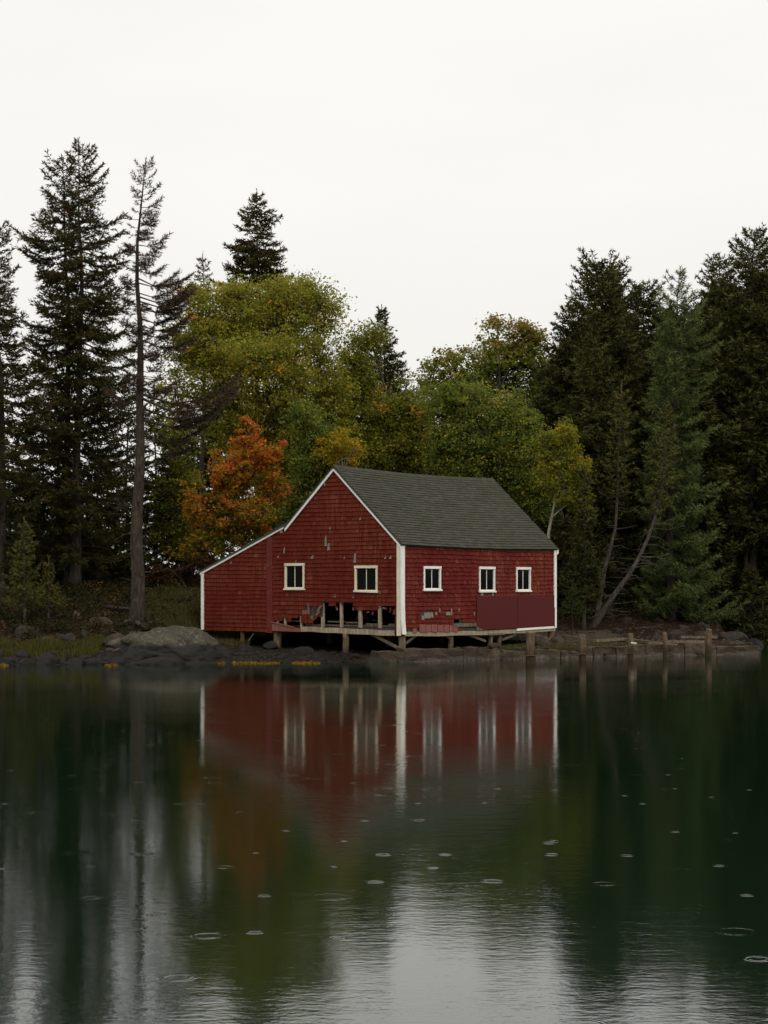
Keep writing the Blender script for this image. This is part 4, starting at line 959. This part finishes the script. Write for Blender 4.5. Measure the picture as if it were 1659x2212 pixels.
# --- twin spruces
Y = 78.0
make_conifer('spruce_tree', axis_px([(160, 1300), (170, 1000), (173, 600), (172, 300)], Y), pprof([(302, 166, 178, 172), (345, 145, 210, 172), (400, 140, 236, 172), (450, 140, 246, 172), (520, 125, 270, 172), (600, 120, 292, 172), (700, 115, 302, 172), (800, 115, 312, 172), (900, 110, 316, 172), (1000, 105, 310, 172), (1120, 95, 295, 172), (1210, 80, 280, 170)], Y),
             215, 'spruce', 'bark', 101, 'tallest dark spruce of the close pair, its trunk right of its twin', r0=.26, bare=.14, dens=[(2, .7), (8, .75), (11, .9), (14, 1), (25, 1)], stubs=26)
Y = 78.9
make_conifer('spruce_tree', axis_px([(148, 1300), (145, 1000), (146, 700), (139, 340)], Y), pprof([(342, 134, 145, 140), (372, 100, 165, 140), (425, 85, 170, 140), (490, 62, 175, 142), (505, 42, 180, 143), (600, 50, 185, 145), (680, 36, 190, 146), (760, 40, 190, 146), (850, 22, 190, 146), (1000, 15, 190, 146), (1150, 5, 190, 146), (1220, 0, 180, 146)], Y),
             200, 'spruce', 'bark', 102, 'slightly shorter dark spruce of the close pair, left of its twin', r0=.23, bare=.14, dens=[(2, .7), (8, .75), (11, .9), (14, 1), (25, 1)], stubs=26)
# --- dying spruce with the thick grey trunk
Y = 70.2
zz = lambda y: at(0, y, Y)[2]
rt = lambda px: px / FPX * Y
make_conifer('dying_spruce', axis_px([(292, 1345), (300, 1250), (302, 1000), (300, 850), (297, 640), (303, 480), (312, 400), (318, 345)], Y), pprof([(345, 300, 336, 318), (375, 288, 346, 314), (420, 282, 350, 310), (450, 276, 360, 306), (500, 274, 372, 302), (560, 268, 378, 300), (600, 258, 410, 298), (650, 256, 425, 298), (740, 252, 400, 298), (800, 250, 370, 299), (850, 245, 400, 300)], Y),
             84, 'dying', 'bark_grey', 103, 'dying spruce with thick grey trunk and thin reddish twigs', r0=.30, bare=.32, spacing=.036, ln=.14, wd=.026, droop=.05, twig=1.25, twig_gap=.085, dens=[(0, .9), (12, .8), (14.5, .9), (16, 1), (20, 1)], stubs=44, upturn=.35, tint_tip=.5, limb_r=.75,
             extra=[(zz(600), .15, rt(118), -.18), (zz(640), -.35, rt(128), -.15), (zz(655), .5, rt(110), -.22), (zz(720), -.2, rt(100), -.1), (zz(850), -.1, rt(215), -.18), (zz(858), -.5, rt(250), -.30), (zz(880), .25, rt(200), -.22), (zz(905), -.3, rt(225), -.12), (zz(862), 2.9, rt(80), -.02), (zz(930), -.05, rt(150), -.28), (zz(960), .3, rt(120), -.35), (zz(1010), 3.6, rt(50), -.1), (zz(1085), 3.4, rt(46), -.3)])
# --- spruces at the left edge and the low ones below
Y = 76.0
make_conifer('spruce_tree', axis_px([(4, 1310), (0, 900), (-4, 478)], Y), pprof([(480, -12, 6, -4), (520, -40, 30, -3), (560, -60, 44, -2), (650, -70, 50, -1), (750, -90, 80, 0), (850, -100, 102, 0), (1000, -110, 95, 0), (1150, -110, 80, 2), (1220, -100, 70, 3)], Y),
             190, 'spruce', 'bark', 104, 'dark spruce half cut off by the left edge of the picture', r0=.25, bare=.2, dens=[(2, .6), (9, .7), (13, 1), (25, 1)], stubs=20)
Y = 81.0
for i, (tx, ty, hwid, lb) in enumerate(((92, 850, 95, 'low dark spruce crowded below the left edge spruce'), (210, 880, 90, 'low dark spruce behind the foot of the twin spruces'), (335, 830, 72, 'low dark spruce behind the thick grey trunk'), (20, 900, 90, 'low dark spruce in the corner by the left edge'),
        (276, 800, 78, 'thin dark spruce between the twin spruces and the grey trunk'), (395, 985, 60, 'short dark spruce beside the orange maple'), (140, 1030, 90, 'shortest dark spruce under the twin spruces'), (60, 1060, 90, 'bushy dark spruce low in front of the left edge spruce'), (235, 1090, 80, 'bushy dark spruce low between twin spruces and grey trunk'))):
    YY = Y + i * .9
    make_conifer('spruce_tree', axis_px([(tx, 1310), (tx, ty)], YY), pprof([(ty, tx - 4, tx + 4, tx), (ty + 70, tx - hwid * .5, tx + hwid * .5, tx), (ty + 150, tx - hwid * .8, tx + hwid * .8, tx), (1280, tx - hwid, tx + hwid, tx)], YY),
                 110, ('spruce_dark', 'spruce')[i % 2], 'bark', 110 + i, lb, r0=.11, spacing=.08, ln=.18, wd=.06, droop=.3, bare=.2)
Y = 68.6
for i, (tx, ty, hwid, lb, YY) in enumerate(((52, 1120, 55, 'young spruce with feathery olive needles at the water bank', 69.5), (105, 1205, 40, 'smallest olive spruce sapling on the bank', 70.5))):
    make_conifer('young_spruce', axis_px([(tx, 1335), (tx, ty)], YY), pprof([(ty, tx - 3, tx + 3, tx), (ty + 60, tx - hwid * .5, tx + hwid * .5, tx), (1300, tx - hwid, tx + hwid, tx)], YY), 64, 'spruce_olive', 'bark_lean', 120 + i, lb, r0=.05, spacing=.05, ln=.12, wd=.035, droop=.12)
# --- spruces behind the maples
Y = 96.0
make_conifer('spruce_tree', axis_px([(556, 1290), (556, 412)], Y), pprof([(412, 551, 561, 556), (440, 526, 580, 556), (500, 504, 610, 556), (560, 482, 630, 556), (600, 458, 654, 556), (660, 455, 660, 556), (760, 450, 665, 556)], Y), 105, 'spruce', 'bark', 131, 'pointed dark spruce standing above the green crown', r0=.26, droop=.12, upturn=.1, spacing=.07, ln=.20, wd=.065, asc_top=.5)
Y = 93.0
make_conifer('spruce_tree', axis_px([(440, 1290), (440, 548)], Y), pprof([(548, 437, 443, 440), (580, 424, 456, 440), (610, 412, 468, 440), (660, 398, 490, 440), (800, 380, 500, 440)], Y), 70, 'spruce', 'bark', 132, 'small rusty topped spruce left of the pointed spruce', r0=.2, spacing=.075, ln=.16, wd=.05)
Y = 102.0
make_conifer('spruce_tree', axis_px([(832, 1290), (827, 660)], Y), pprof([(660, 823, 831, 827), (700, 808, 846, 828), (760, 792, 868, 830), (830, 776, 892, 832), (920, 768, 905, 832), (1050, 750, 930, 832)], Y), 230, 'spruce_dark', 'bark', 133, 'narrow dense spruce rising behind the orange flecked crown', r0=.2, droop=.05, upturn=.25, spacing=.07, ln=.17, wd=.06, asc_top=.8)

# --- broadleaf crowns
def flecks(lo, hi, th, spread_=.14):
    return lambda P, c, g: np.where(c > th, .9 + g.normal(0, .06, len(c)), lo + (hi - lo) * (c * 1.35 + 2) / 4 + g.normal(0, spread_ * .5, len(c)))
def L(x, y, rx, ry, Y, ryd=None): r_ = rx / FPX * Y; return (at(x, y, Y), (r_, r_ * .8 if ryd is None else ryd, ry / FPX * Y))
Y = 86.0
make_broadleaf('maple_tree', on(570, 1290, Y, -.2), [L(600, 720, 95, 110, Y), L(500, 700, 85, 85, Y + 1), L(440, 690, 60, 70, Y), L(660, 660, 60, 55, Y + 1.5), L(700, 700, 36, 70, Y + 1), L(590, 850, 120, 95, Y - 1), L(480, 830, 85, 80, Y), L(400, 760, 50, 70, Y + 1), L(690, 860, 60, 110, Y), L(520, 930, 100, 70, Y), L(640, 970, 90, 80, Y), L(380, 850, 50, 60, Y + 1), L(520, 640, 60, 32, Y), L(640, 620, 40, 26, Y + 1), L(560, 780, 100, 60, Y - 2), L(420, 640, 40, 30, Y), L(600, 1040, 90, 60, Y), L(690, 780, 60, 80, Y), L(720, 900, 50, 90, Y), L(450, 760, 80, 70, Y), L(620, 640, 60, 40, Y), L(700, 660, 40, 45, Y), L(370, 920, 45, 60, Y + 1)],
               'green_leaf', 'bark_lean', 201, 100000, .125, 'large yellow green maple with orange flecks behind the gable', r0=.24, tint=flecks(.18, .60, 2.0), stems=3, clump=.62)
Y = 88.0
make_broadleaf('maple_tree', on(840, 1290, Y, -.2), [L(770, 780, 45, 70, Y), L(800, 730, 40, 30, Y), L(845, 910, 66, 66, Y), L(760, 900, 55, 90, Y), L(890, 900, 40, 80, Y), L(830, 980, 90, 50, Y), L(750, 850, 40, 60, Y + 1), L(905, 900, 22, 50, Y + 1), L(775, 830, 50, 50, Y), L(870, 960, 60, 60, Y), L(780, 980, 60, 60, Y)],
               'mid_leaf', 'bark_lean', 202, 52000, .125, 'olive green maple with orange tufts behind the roof ridge', r0=.18, tint=flecks(.15, .6, 1.75), stems=3)
Y = 80.0
make_broadleaf('orange_maple', on(522, 1285, Y, -.2), [L(540, 935, 34, 40, Y), L(540, 1000, 62, 50, Y), L(580, 985, 40, 34, Y), L(500, 1030, 62, 50, Y), L(590, 1065, 42, 40, Y), L(450, 1085, 62, 42, Y), L(530, 1100, 80, 60, Y), L(470, 1150, 72, 50, Y), L(560, 1160, 52, 40, Y + .4), L(425, 1190, 44, 28, Y)],
               'maple_leaf', 'limb', 203, 22000, .14, 'bright orange maple glowing above the lean-to roof', r0=.12, clump=.36, hollow=.15,
               tint=lambda P, c, g: .12 + .44 * np.clip((P[:, 2] - 4.0) / 6.0, 0, 1) + .15 * c + g.normal(0, .10, len(c)))
Y = 82.0
make_broadleaf('ash_tree', on(690, 1285, Y, -.2), [L(690, 960, 50, 50, Y), L(660, 1040, 50, 60, Y), L(720, 1010, 40, 40, Y), L(630, 1110, 36, 40, Y), L(650, 900, 34, 40, Y)], 'ash_leaf', 'limb', 204, 11000, .14, 'deep green young ash tucked between the orange maple and gable', r0=.10, tint=flecks(.1, .6, 3))
Y = 81.0
make_broadleaf('yellow_birch', on(745, 1285, Y, -.2), [L(728, 950, 40, 24, Y), L(764, 968, 30, 24, Y), L(706, 985, 34, 26, Y), L(745, 990, 40, 20, Y)], 'yellow_leaf', 'bark_birch', 205, 2600, .12, 'small golden yellow tree showing above the roof peak', r0=.06, clump=.42, tint=flecks(.0, .55, 3))
make_broadleaf('leafy_shrub', on(430, 1260, 79, -.1), [L(430, 1225, 42, 22, 79), L(395, 1245, 30, 22, 79.5), L(470, 1215, 30, 18, 79), L(350, 1240, 40, 26, 80)], 'brown_leaf', 'limb', 206, 4200, .11, 'rusty brown shrub growing behind the low lean-to eave', r0=.03, clump=.3, tint=flecks(.1, .7, 3), cat='shrub', stems=3)
make_broadleaf('hazel_tree', on(372, 1280, 83, -.1), [L(372, 960, 42, 50, 83), L(395, 1030, 44, 50, 83), L(350, 1060, 46, 50, 83), L(385, 1120, 50, 50, 83), L(350, 1160, 40, 40, 83), L(400, 1180, 40, 36, 83)], 'mid_leaf', 'limb', 216, 12000, .12, 'loose olive and orange leaved tree right of the grey trunk', r0=.07, clump=.42, tint=flecks(.05, .6, 1.5), stems=2)
# right of the roof
Y = 97.0
make_broadleaf('oak_tree', on(1090, 1290, Y, -.2), [L(1075, 710, 26, 26, Y), L(1130, 725, 45, 32, Y), L(1060, 770, 60, 40, Y), L(1120, 790, 55, 40, Y), L(985, 800, 45, 45, Y), L(930, 815, 26, 45, Y), L(1000, 860, 60, 40, Y), L(1150, 750, 30, 40, Y), L(1120, 860, 45, 40, Y), L(1160, 800, 40, 50, Y), L(1040, 830, 60, 50, Y), L(950, 860, 40, 40, Y)],
               'oak_leaf', 'limb', 207, 27000, .16, 'oak with rust red top leaves standing beyond the roof', r0=.2, hollow=.4,
               tint=lambda P, c, g: .26 + .42 * np.clip((P[:, 2] - 13.7) / 2.4, 0, 1) + .14 * np.clip((9 - np.abs(P[:, 0] - 2.6) * 4) / 6, 0, 1) + .08 * c + g.normal(0, .1, len(c)), stems=2)
Y = 85.0
make_broadleaf('ash_tree', on(1040, 1290, Y, -.2), [L(1000, 870, 55, 60, Y), L(1070, 900, 70, 60, Y), L(1020, 950, 80, 60, Y), L(1110, 970, 60, 60, Y), L(970, 960, 40, 60, Y), L(1140, 1040, 60, 50, Y), L(1090, 1030, 50, 40, Y), L(1160, 1100, 50, 40, Y), L(1135, 930, 40, 45, Y), L(960, 900, 40, 60, Y), L(1060, 970, 80, 60, Y), L(1000, 1010, 70, 40, Y)],
               'ash_leaf', 'bark_lean', 208, 52000, .13, 'mid green ash filling the space behind the far roof end', r0=.14, tint=flecks(.1, .75, 2.6), stems=3)
Y = 81.0
make_broadleaf('birch_tree', on(1180, 1330, Y, -.2), [L(1220, 940, 32, 30, Y), L(1205, 990, 36, 36, Y), L(1245, 1010, 30, 44, Y), L(1215, 1060, 44, 40, Y), L(1255, 1080, 26, 34, Y), L(1180, 1020, 26, 44, Y), L(1170, 960, 24, 26, Y)],
               'birch_leaf', 'bark_birch', 209, 9500, .12, 'pale trunked birch with yellow green leaves at the roof corner', r0=.085, clump=.42, tint=flecks(.10, .6, 1.7), trunk_pts=[on(1180, 1330, Y, -.2), at(1185, 1150, Y), at(1198, 1085, Y), at(1215, 985, Y), at(1222, 940, Y)])

# --- conifers of the wood to the right
def px_conifer(tx, ty, by, Y, rows, nb, mat, seed, label, lean=0, **k):
    return make_conifer(k.pop('name', 'spruce_tree'), axis_px([(tx - lean, by), (tx, ty)], Y), pprof([(y, tx - l, tx + r_, tx) for y, l, r_ in rows], Y), nb, mat, k.pop('bark', 'bark'), seed, label, **k)
K = dict(spacing=.075, ln=.20, wd=.064)
px_conifer(1298, 570, 1320, 92, [(572, 26, 36), (610, 66, 56), (680, 98, 76), (760, 122, 85), (880, 135, 95), (1020, 130, 95)], 210, 'spruce_green', 301, 'broad spruce with a blunt tufted top beside the red oak', r0=.28, asc_top=.9, upturn=.35, **K)
px_conifer(1225, 655, 1320, 91, [(655, 8, 8), (700, 36, 36), (780, 62, 60), (900, 76, 76), (1100, 80, 80)], 140, 'spruce_dark', 302, 'dark spruce shoulder left of the blunt topped spruce', r0=.2, **K)
px_conifer(1392, 612, 1320, 99, [(612, 14, 14), (640, 38, 38), (690, 62, 60), (760, 85, 80), (1000, 100, 100)], 170, 'spruce_dark', 303, 'dark pointed spruce between the blunt topped spruce and pine', r0=.22, **K)
px_conifer(1556, 552, 1320, 93, [(552, 8, 8), (600, 40, 38), (680, 74, 72), (800, 95, 90), (1000, 100, 100)], 170, 'spruce_green', 304, 'narrow tipped spruce just right of the blue green pine', r0=.24, **K)
px_conifer(1628, 498, 1320, 89, [(498, 12, 16), (540, 46, 40), (600, 70, 72), (700, 100, 100), (850, 115, 110), (1050, 115, 110)], 190, 'spruce_green', 305, 'tall spruce at the right edge, highest of the right hand wood', r0=.28, bare=.2, **K)
px_conifer(1262, 1010, 1320, 79.5, [(1010, 3, 3), (1080, 24, 24), (1180, 40, 36), (1290, 52, 40)], 75, 'spruce_dark', 307, 'small dark spruce close behind the far corner of the boathouse', r0=.09, **K)
px_conifer(1236, 1255, 1345, 77.2, [(1258, 3, 3), (1290, 18, 22), (1325, 28, 38)], 34, 'shrub_spruce', 308, 'low bright green spruce bush at the boathouse corner', name='spruce_bush', cat='shrub', r0=.03, spacing=.05, ln=.11, wd=.03)
# pine
Y = 84.0
make_conifer('pine_tree', axis_px([(1448, 1345), (1452, 1000), (1462, 700), (1472, 578)], Y), pprof([(578, 1468, 1476, 1472), (620, 1440, 1492, 1470), (660, 1420, 1512, 1466), (740, 1398, 1556, 1462), (800, 1390, 1545, 1460), (900, 1378, 1540, 1456), (1000, 1375, 1545, 1453), (1080, 1380, 1560, 1452), (1150, 1395, 1560, 1450), (1230, 1390, 1580, 1450), (1290, 1370, 1610, 1450), (1320, 1390, 1612, 1450)], Y),
             150, 'pine', 'bark', 310, 'soft blue green white pine with sweeping tiered branches', r0=.24, bare=.12, spacing=.045, ln=.21, wd=.032, droop=.28, upturn=.34, twig=1.25, spread=1.0, asc_top=1.1, twig_gap=.12, tint_tip=.6, min_k=.8)
# leaning bare trunks at the edge of the wood
make_conifer('leaning_tree', axis_px([(1272, 1338), (1320, 1290), (1370, 1225), (1405, 1150), (1424, 1080), (1438, 980), (1446, 870)], 80.0), pprof([(870, 1442, 1450, 1446), (960, 1405, 1470, 1440), (1060, 1395, 1465, 1428), (1110, 1400, 1450, 1420)], 80.0), 60, 'spruce_olive', 'bark_lean', 320,
             'lichen grey trunk leaning far over towards the pine', r0=.14, stubs=70, spacing=.08, twig=.9)
make_conifer('leaning_tree', axis_px([(1283, 1318), (1305, 1230), (1328, 1140), (1338, 1040), (1341, 900), (1342, 830)], 81.5), pprof([(832, 1338, 1346, 1342), (900, 1310, 1372, 1342), (1000, 1300, 1380, 1341), (1070, 1305, 1370, 1338)], 81.5), 60, 'spruce_olive', 'bark_lean', 321,
             'slim trunk curving up beside the leaning grey trunk', r0=.125, stubs=50, spacing=.08, twig=.9)

# --- the dark stand behind: a few kinds copied and turned
def copy_tree(o, loc, rz, sc, label, group):
    r_ = o.copy(); COL.objects.link(r_); r_.location = loc; r_.rotation_euler = (0, 0, rz); r_.scale = sc
    r_['label'] = label; r_['group'] = group
    for ch in list(o.children):
        c = ch.copy(); COL.objects.link(c); c.parent = r_
    return r_
GRP = 'spruces crowded in the dark stand'
LBL = 'dark spruce crowded among others in the stand behind the pine'
protos = []
for k in range(4):
    Hh = 15.0
    f = np.array([20.0 + k * 3, 112.0 + k, 0]); f[2] = hz(f[0], f[1]) - .3
    wdt = (2.5, 2.9, 2.7, 3.1)[k]; cb = (3.0, 2.0, 4.5, 1.2)[k]
    o = make_conifer('spruce_tree', [f, f + np.array([.1, 0, Hh])], [(f[2] + cb, wdt, wdt), (f[2] + 8, wdt * .9, wdt * .9), (f[2] + 12, wdt * .55, wdt * .55), (f[2] + Hh, .08, .08)], 150, ('spruce_dark', 'spruce_green')[k % 2], 'bark', 330 + k, LBL, GRP, r0=.15, spacing=.095, ln=.25, wd=.085, stubs=20)
    protos.append((o, Hh))
SKX = [900, 935, 1000, 1100, 1160, 1200, 1230, 1290, 1340, 1370, 1392, 1425, 1470, 1520, 1556, 1590, 1628, 1680, 1800]
SKY = [900, 960, 900, 850, 790, 750, 680, 620, 620, 645, 635, 660, 650, 635, 600, 615, 560, 540, 540]
placed = []
g = np.random.default_rng(77); used = [False] * 4
tries = 0
while len(placed) < 56 and tries < 4000:
    tries += 1
    Yk = g.uniform(88, 126); xk = g.uniform(925, 1700)
    if Yk < 95 and xk < 1210: continue
    X = (xk - CX) / FPX * Yk
    if any((X - a) ** 2 + (Yk - b) ** 2 < 1.5 ** 2 for a, b in placed): continue
    top = at(xk, np.interp(xk, SKX, SKY) + abs(g.normal(0, 50)) + 6, Yk)[2]; z0 = hz(X, Yk) - .2; Hk = top - z0
    if Hk < 5: continue
    k = int(g.integers(4)); o, Hh = protos[k]; s = Hk / Hh; sx = s ** .5 * g.uniform(.9, 1.25)
    if not used[k]: used[k] = True; o.location = (X, Yk, z0); o.scale = (sx, sx, s); o.rotation_euler = (0, 0, g.uniform(0, 6.28))
    else: copy_tree(o, (X, Yk, z0), g.uniform(0, 6.28), (sx, sx, s), LBL, GRP)
    placed.append((X, Yk))
LB2 = 'dim spruce glimpsed between the maples behind the boathouse'
for xk, yt, Yk in ((480, 760, 108), (620, 720, 110), (700, 800, 106), (930, 880, 104), (960, 960, 96), (640, 930, 101), (770, 960, 100), (880, 930, 98), (1010, 1000, 94), (400, 900, 104)):
    c = at(xk, yt, Yk); z0 = hz(c[0], Yk) - .2; k = int(g.integers(4)); o, Hh = protos[k]; s = (c[2] - z0) / Hh
    copy_tree(o, (c[0], Yk, z0), g.uniform(0, 6.28), (s ** .5 * 1.05, s ** .5 * 1.05, s), LB2, 'dim spruces behind the boathouse')
# low young growth at the edge of the wood
bush = px_conifer(1500, 1200, 1345, 85.5, [(1200, 4, 4), (1260, 36, 36), (1330, 62, 62)], 60, 'spruce_dark', 345, 'low young spruce filling the shade under the wood', name='young_spruce', r0=.06, group='young spruces in the shade of the wood', **K)
for xk, yb, Yk, s in ((1620, 1345, 88, 1.3), (1570, 1345, 91, 1.5), (1400, 1330, 88, 1.1), (1330, 1325, 87, .9), (1650, 1350, 92, 1.8), (1440, 1330, 92, 1.5), (1215, 1330, 84, 1.5), (1180, 1330, 86, 1.7), (1290, 1325, 90, 1.6), (1530, 1345, 95, 2.0), (1365, 1330, 95, 2.1)):
    c = at(xk, yb, Yk); copy_tree(bush, (c[0], Yk, hz(c[0], Yk) - .15), g.uniform(0, 6.28), (s, s, s), 'low young spruce filling the shade under the wood', 'young spruces in the shade of the wood')

# ------------------------------------------------------------------ grass, weed, litter
def blades(name, pts, hgt, wd, mat, label, seed, lean=.5, flat=0.0):
    g = np.random.default_rng(seed); n = len(pts); a = g.uniform(0, 6.28, n); d = np.stack([np.cos(a), np.sin(a), np.zeros(n)], 1); h_ = hgt * g.uniform(.5, 1.3, (n, 1))
    p2 = g.uniform(0, 6.28, n); ln_ = np.stack([np.cos(p2), np.sin(p2), np.zeros(n)], 1) * h_ * lean * g.uniform(0, 1, (n, 1))
    tv = np.stack([pts - d * wd, pts + d * wd, pts + ln_ + UPV * h_ * (1 - flat)], 1).reshape(-1, 3)
    return tag(link(name, np_mesh(name, tv, 3, np.clip(g.normal(.45, .22, n), 0, 1)), M[mat]), label, 'grass', None, 'stuff')
def scatter(n, fx, fy, seed, sx=1.0):
    g = np.random.default_rng(seed); X = g.uniform(fx[0], fx[1], n); Y = g.uniform(fy[0], fy[1], n); return X, Y, g
X, Y_, g = scatter(16000, (-14.8, -10.2), (65.2, 68.4), 1); d = Y_ - np.interp(X, SHX, SHY)
nv = np.array([mnoise.noise(Vector((a * 1.1, b * 1.1, 0))) for a, b in zip(X, Y_)]); k = (d > .9 + .3 * nv) & (d < 2.6 + nv) & (nv > -.18); P = np.stack([X, Y_, height(X, Y_)], 1)[k]
blades('marsh_grass', P, .22, .014, 'marsh_grass', 'yellow green marsh grass on the shore at the left', 11, .7)
X, Y_, g = scatter(26000, (-9.6, -5.2), (70.5, 82), 2); nv = np.array([mnoise.noise(Vector((a * .8, b * .8, 4))) for a, b in zip(X, Y_)]); k = nv > -.25; P = np.stack([X, Y_, height(X, Y_)], 1)[k]
blades('bank_grass', P, .26, .012, 'grass', 'dry green grass on the bank beside the lean-to', 12, .6)
X, Y_, g = scatter(16000, (2.5, 10.5), (67.5, 75.5), 3); d = Y_ - np.interp(X, SHX, SHY); nv = np.array([mnoise.noise(Vector((a * .7, b * .7, 8))) for a, b in zip(X, Y_)])
k = (d > .35) & (d < 2.2 + nv * 1.5) & (nv > -.2); P = np.stack([X, Y_, height(X, Y_)], 1)[k]
blades('shore_grass', P, .09, .012, 'grass', 'short grass on the flat behind the seawall', 13, .6)
for x0, x1, seed, lb in ((505, 602, 21, 'widest golden seaweed patch afloat under the gable'), (632, 690, 22, 'golden seaweed patch floating near the tall post'), (466, 486, 23, 'small golden seaweed patch beside the pale ledge'), (228, 252, 24, 'golden seaweed patch at the dark rocks left of the ledge'), (0, 16, 25, 'golden seaweed at the left edge of the shore')):
    gg = np.random.default_rng(seed); n = int((x1 - x0) * 32); xs = gg.uniform(x0, x1, n); wv = np.clip(1 - ((xs - (x0 * .62 + x1 * .38)) / (x1 - x0) * 1.7) ** 2, .15, 1)
    yw = 1432.5 if x0 > 400 else 1437.5; Yb = CAMH * FPX / (yw - HY); wv = wv * (.35 + .65 * np.array([abs(mnoise.noise(Vector((x_ * .09, seed, 0)))) * 2.2 for x_ in xs])); Yr = Yb + gg.normal(0, .3, n)
    pts = np.stack([(xs - CX) / FPX * Yr, Yr, -.02 + .10 * wv * gg.uniform(0, 1, n) * np.clip(1 - np.abs(Yr - Yb) * 1.6, .1, 1)], 1)
    tv = leaf_quads(pts, .12, seed, 1.0, .35)
    tag(link('seaweed', np_mesh('seaweed', tv, 4, np.clip(gg.normal(.5, .2, n), 0, 1)), M['seaweed']), lb, 'seaweed', None, 'stuff')
def brush(n_clump, fx, fy, ok, label, seed, hgt, per=46):
    g = np.random.default_rng(seed); X = g.uniform(*fx, n_clump); Yc = g.uniform(*fy, n_clump); Z = height(X, Yc); k = ok(X, Yc, Z); X, Yc, Z = X[k], Yc[k], Z[k]; n = len(X)
    idx = np.repeat(np.arange(n), per); h_ = hgt * g.uniform(.3, 1.3, n); r_ = g.uniform(.15, .45, n)
    off = g.normal(size=(len(idx), 3)) * np.array([.6, .6, 0]) * r_[idx][:, None]; off[:, 2] = g.uniform(0, 1, len(idx)) ** 1.2 * h_[idx]
    C = np.stack([X, Yc, Z], 1)[idx] + off; tn = np.clip(g.normal(.42, .28, n)[idx] + g.normal(0, .12, len(idx)), 0, 1)
    tag(link('undergrowth', np_mesh('undergrowth', leaf_quads(C, .11, seed, .6, .5), 4, tn), M['brush']), label, 'undergrowth', None, 'stuff')
def clear(X, Yc): a, b = X - C0[0], Yc - C0[1]; p, q = a * U[0] + b * U[1], a * V[0] + b * V[1]; return ~((p > -1.5) & (p < LEN + .6) & (q > -.9) & (q < LEAN + .6))
brush(900, (-15.5, -4), (66.5, 86), lambda X, Yc, Z: clear(X, Yc) & (Z > .85) & ~((X > -9) & (Yc < 78) & (Yc > 70.5)), 'dark brushy undergrowth on the bank below the spruces', 41, .42)
brush(900, (3, 21), (77, 95), lambda X, Yc, Z: clear(X, Yc) & (Z > 1.1), 'dark brush and ferns under the right hand wood', 42, .5)
brush(260, (-9.4, -4), (70.3, 80), lambda X, Yc, Z: clear(X, Yc) & (Z > .85), 'low dry brush in the grass beside the lean-to', 43, .25)
# fallen leaves and twigs on the bank
g = np.random.default_rng(31); X = g.uniform(-15, 19, 15000); Y_ = g.uniform(66, 92, 15000); Z = height(X, Y_); rx, ry = X - C0[0], Y_ - C0[1]; hx = rx * U[0] + ry * U[1]; hy = rx * V[0] + ry * V[1]
k = (Z > .7) & ~((hx > -.6) & (hx < LEN + .5) & (hy > -.6) & (hy < LEAN + .5)); P = np.stack([X, Y_, Z + .02], 1)[k]
tag(link('leaf_litter', np_mesh('leaf_litter', leaf_quads(P, .10, 32, 1.5), 4, np.clip(g.normal(.45, .25, len(P)), 0, 1)), M['brown_leaf']), 'fallen brown leaves on the bank', 'leaves', None, 'stuff')
mb = MB()
for i in range(420):
    X = random.uniform(-15, 19); Y0 = random.uniform(67, 92); z = hz(X, Y0); wp = np.array([X, Y0, 0]) - C0; hx, hy = wp @ U, wp @ V
    if z < .8 or (-.8 < hx < LEN + .8 and -.8 < hy < LEAN + .8): continue
    a = random.uniform(0, 6.28); l_ = random.uniform(.2, .9)
    mb.tube([(X, Y0, z + .05), (X + math.cos(a) * l_ * .5, Y0 + math.sin(a) * l_ * .5, z + .09), (X + math.cos(a) * l_, Y0 + math.sin(a) * l_, z + .08)], [.012, .010, .004], 4, False)
tag(mb.build('twigs', M['bark_lean']), 'dead twigs scattered over the bank', 'twigs', None, 'stuff')
# surface roots at the grey trunk
rf = at(292, 1345, 70.2)
for i, (dx, dy, l_, lb) in enumerate(((.9, -.5, 1.6, 'thick root creeping from the grey trunk towards the lean-to'), (-.6, -.6, 1.0, 'thick root dropping from the grey trunk to the shore'), (.5, -.9, 1.2, 'root running from the grey trunk over the ledge'))):
    p0 = np.array([rf[0], rf[1], hz(rf[0], rf[1]) + .25]); pts = []
    for s in np.linspace(0, 1, 6):
        X = p0[0] + dx * l_ * s + .06 * math.sin(s * 9 + i); Yr = p0[1] + dy * l_ * s; pts.append((X, Yr, hz(X, Yr) + .25 * (1 - s) ** 2 + .04))
    log('tree_root', pts, .12, .03, 'bark_grey', lb, 'root')
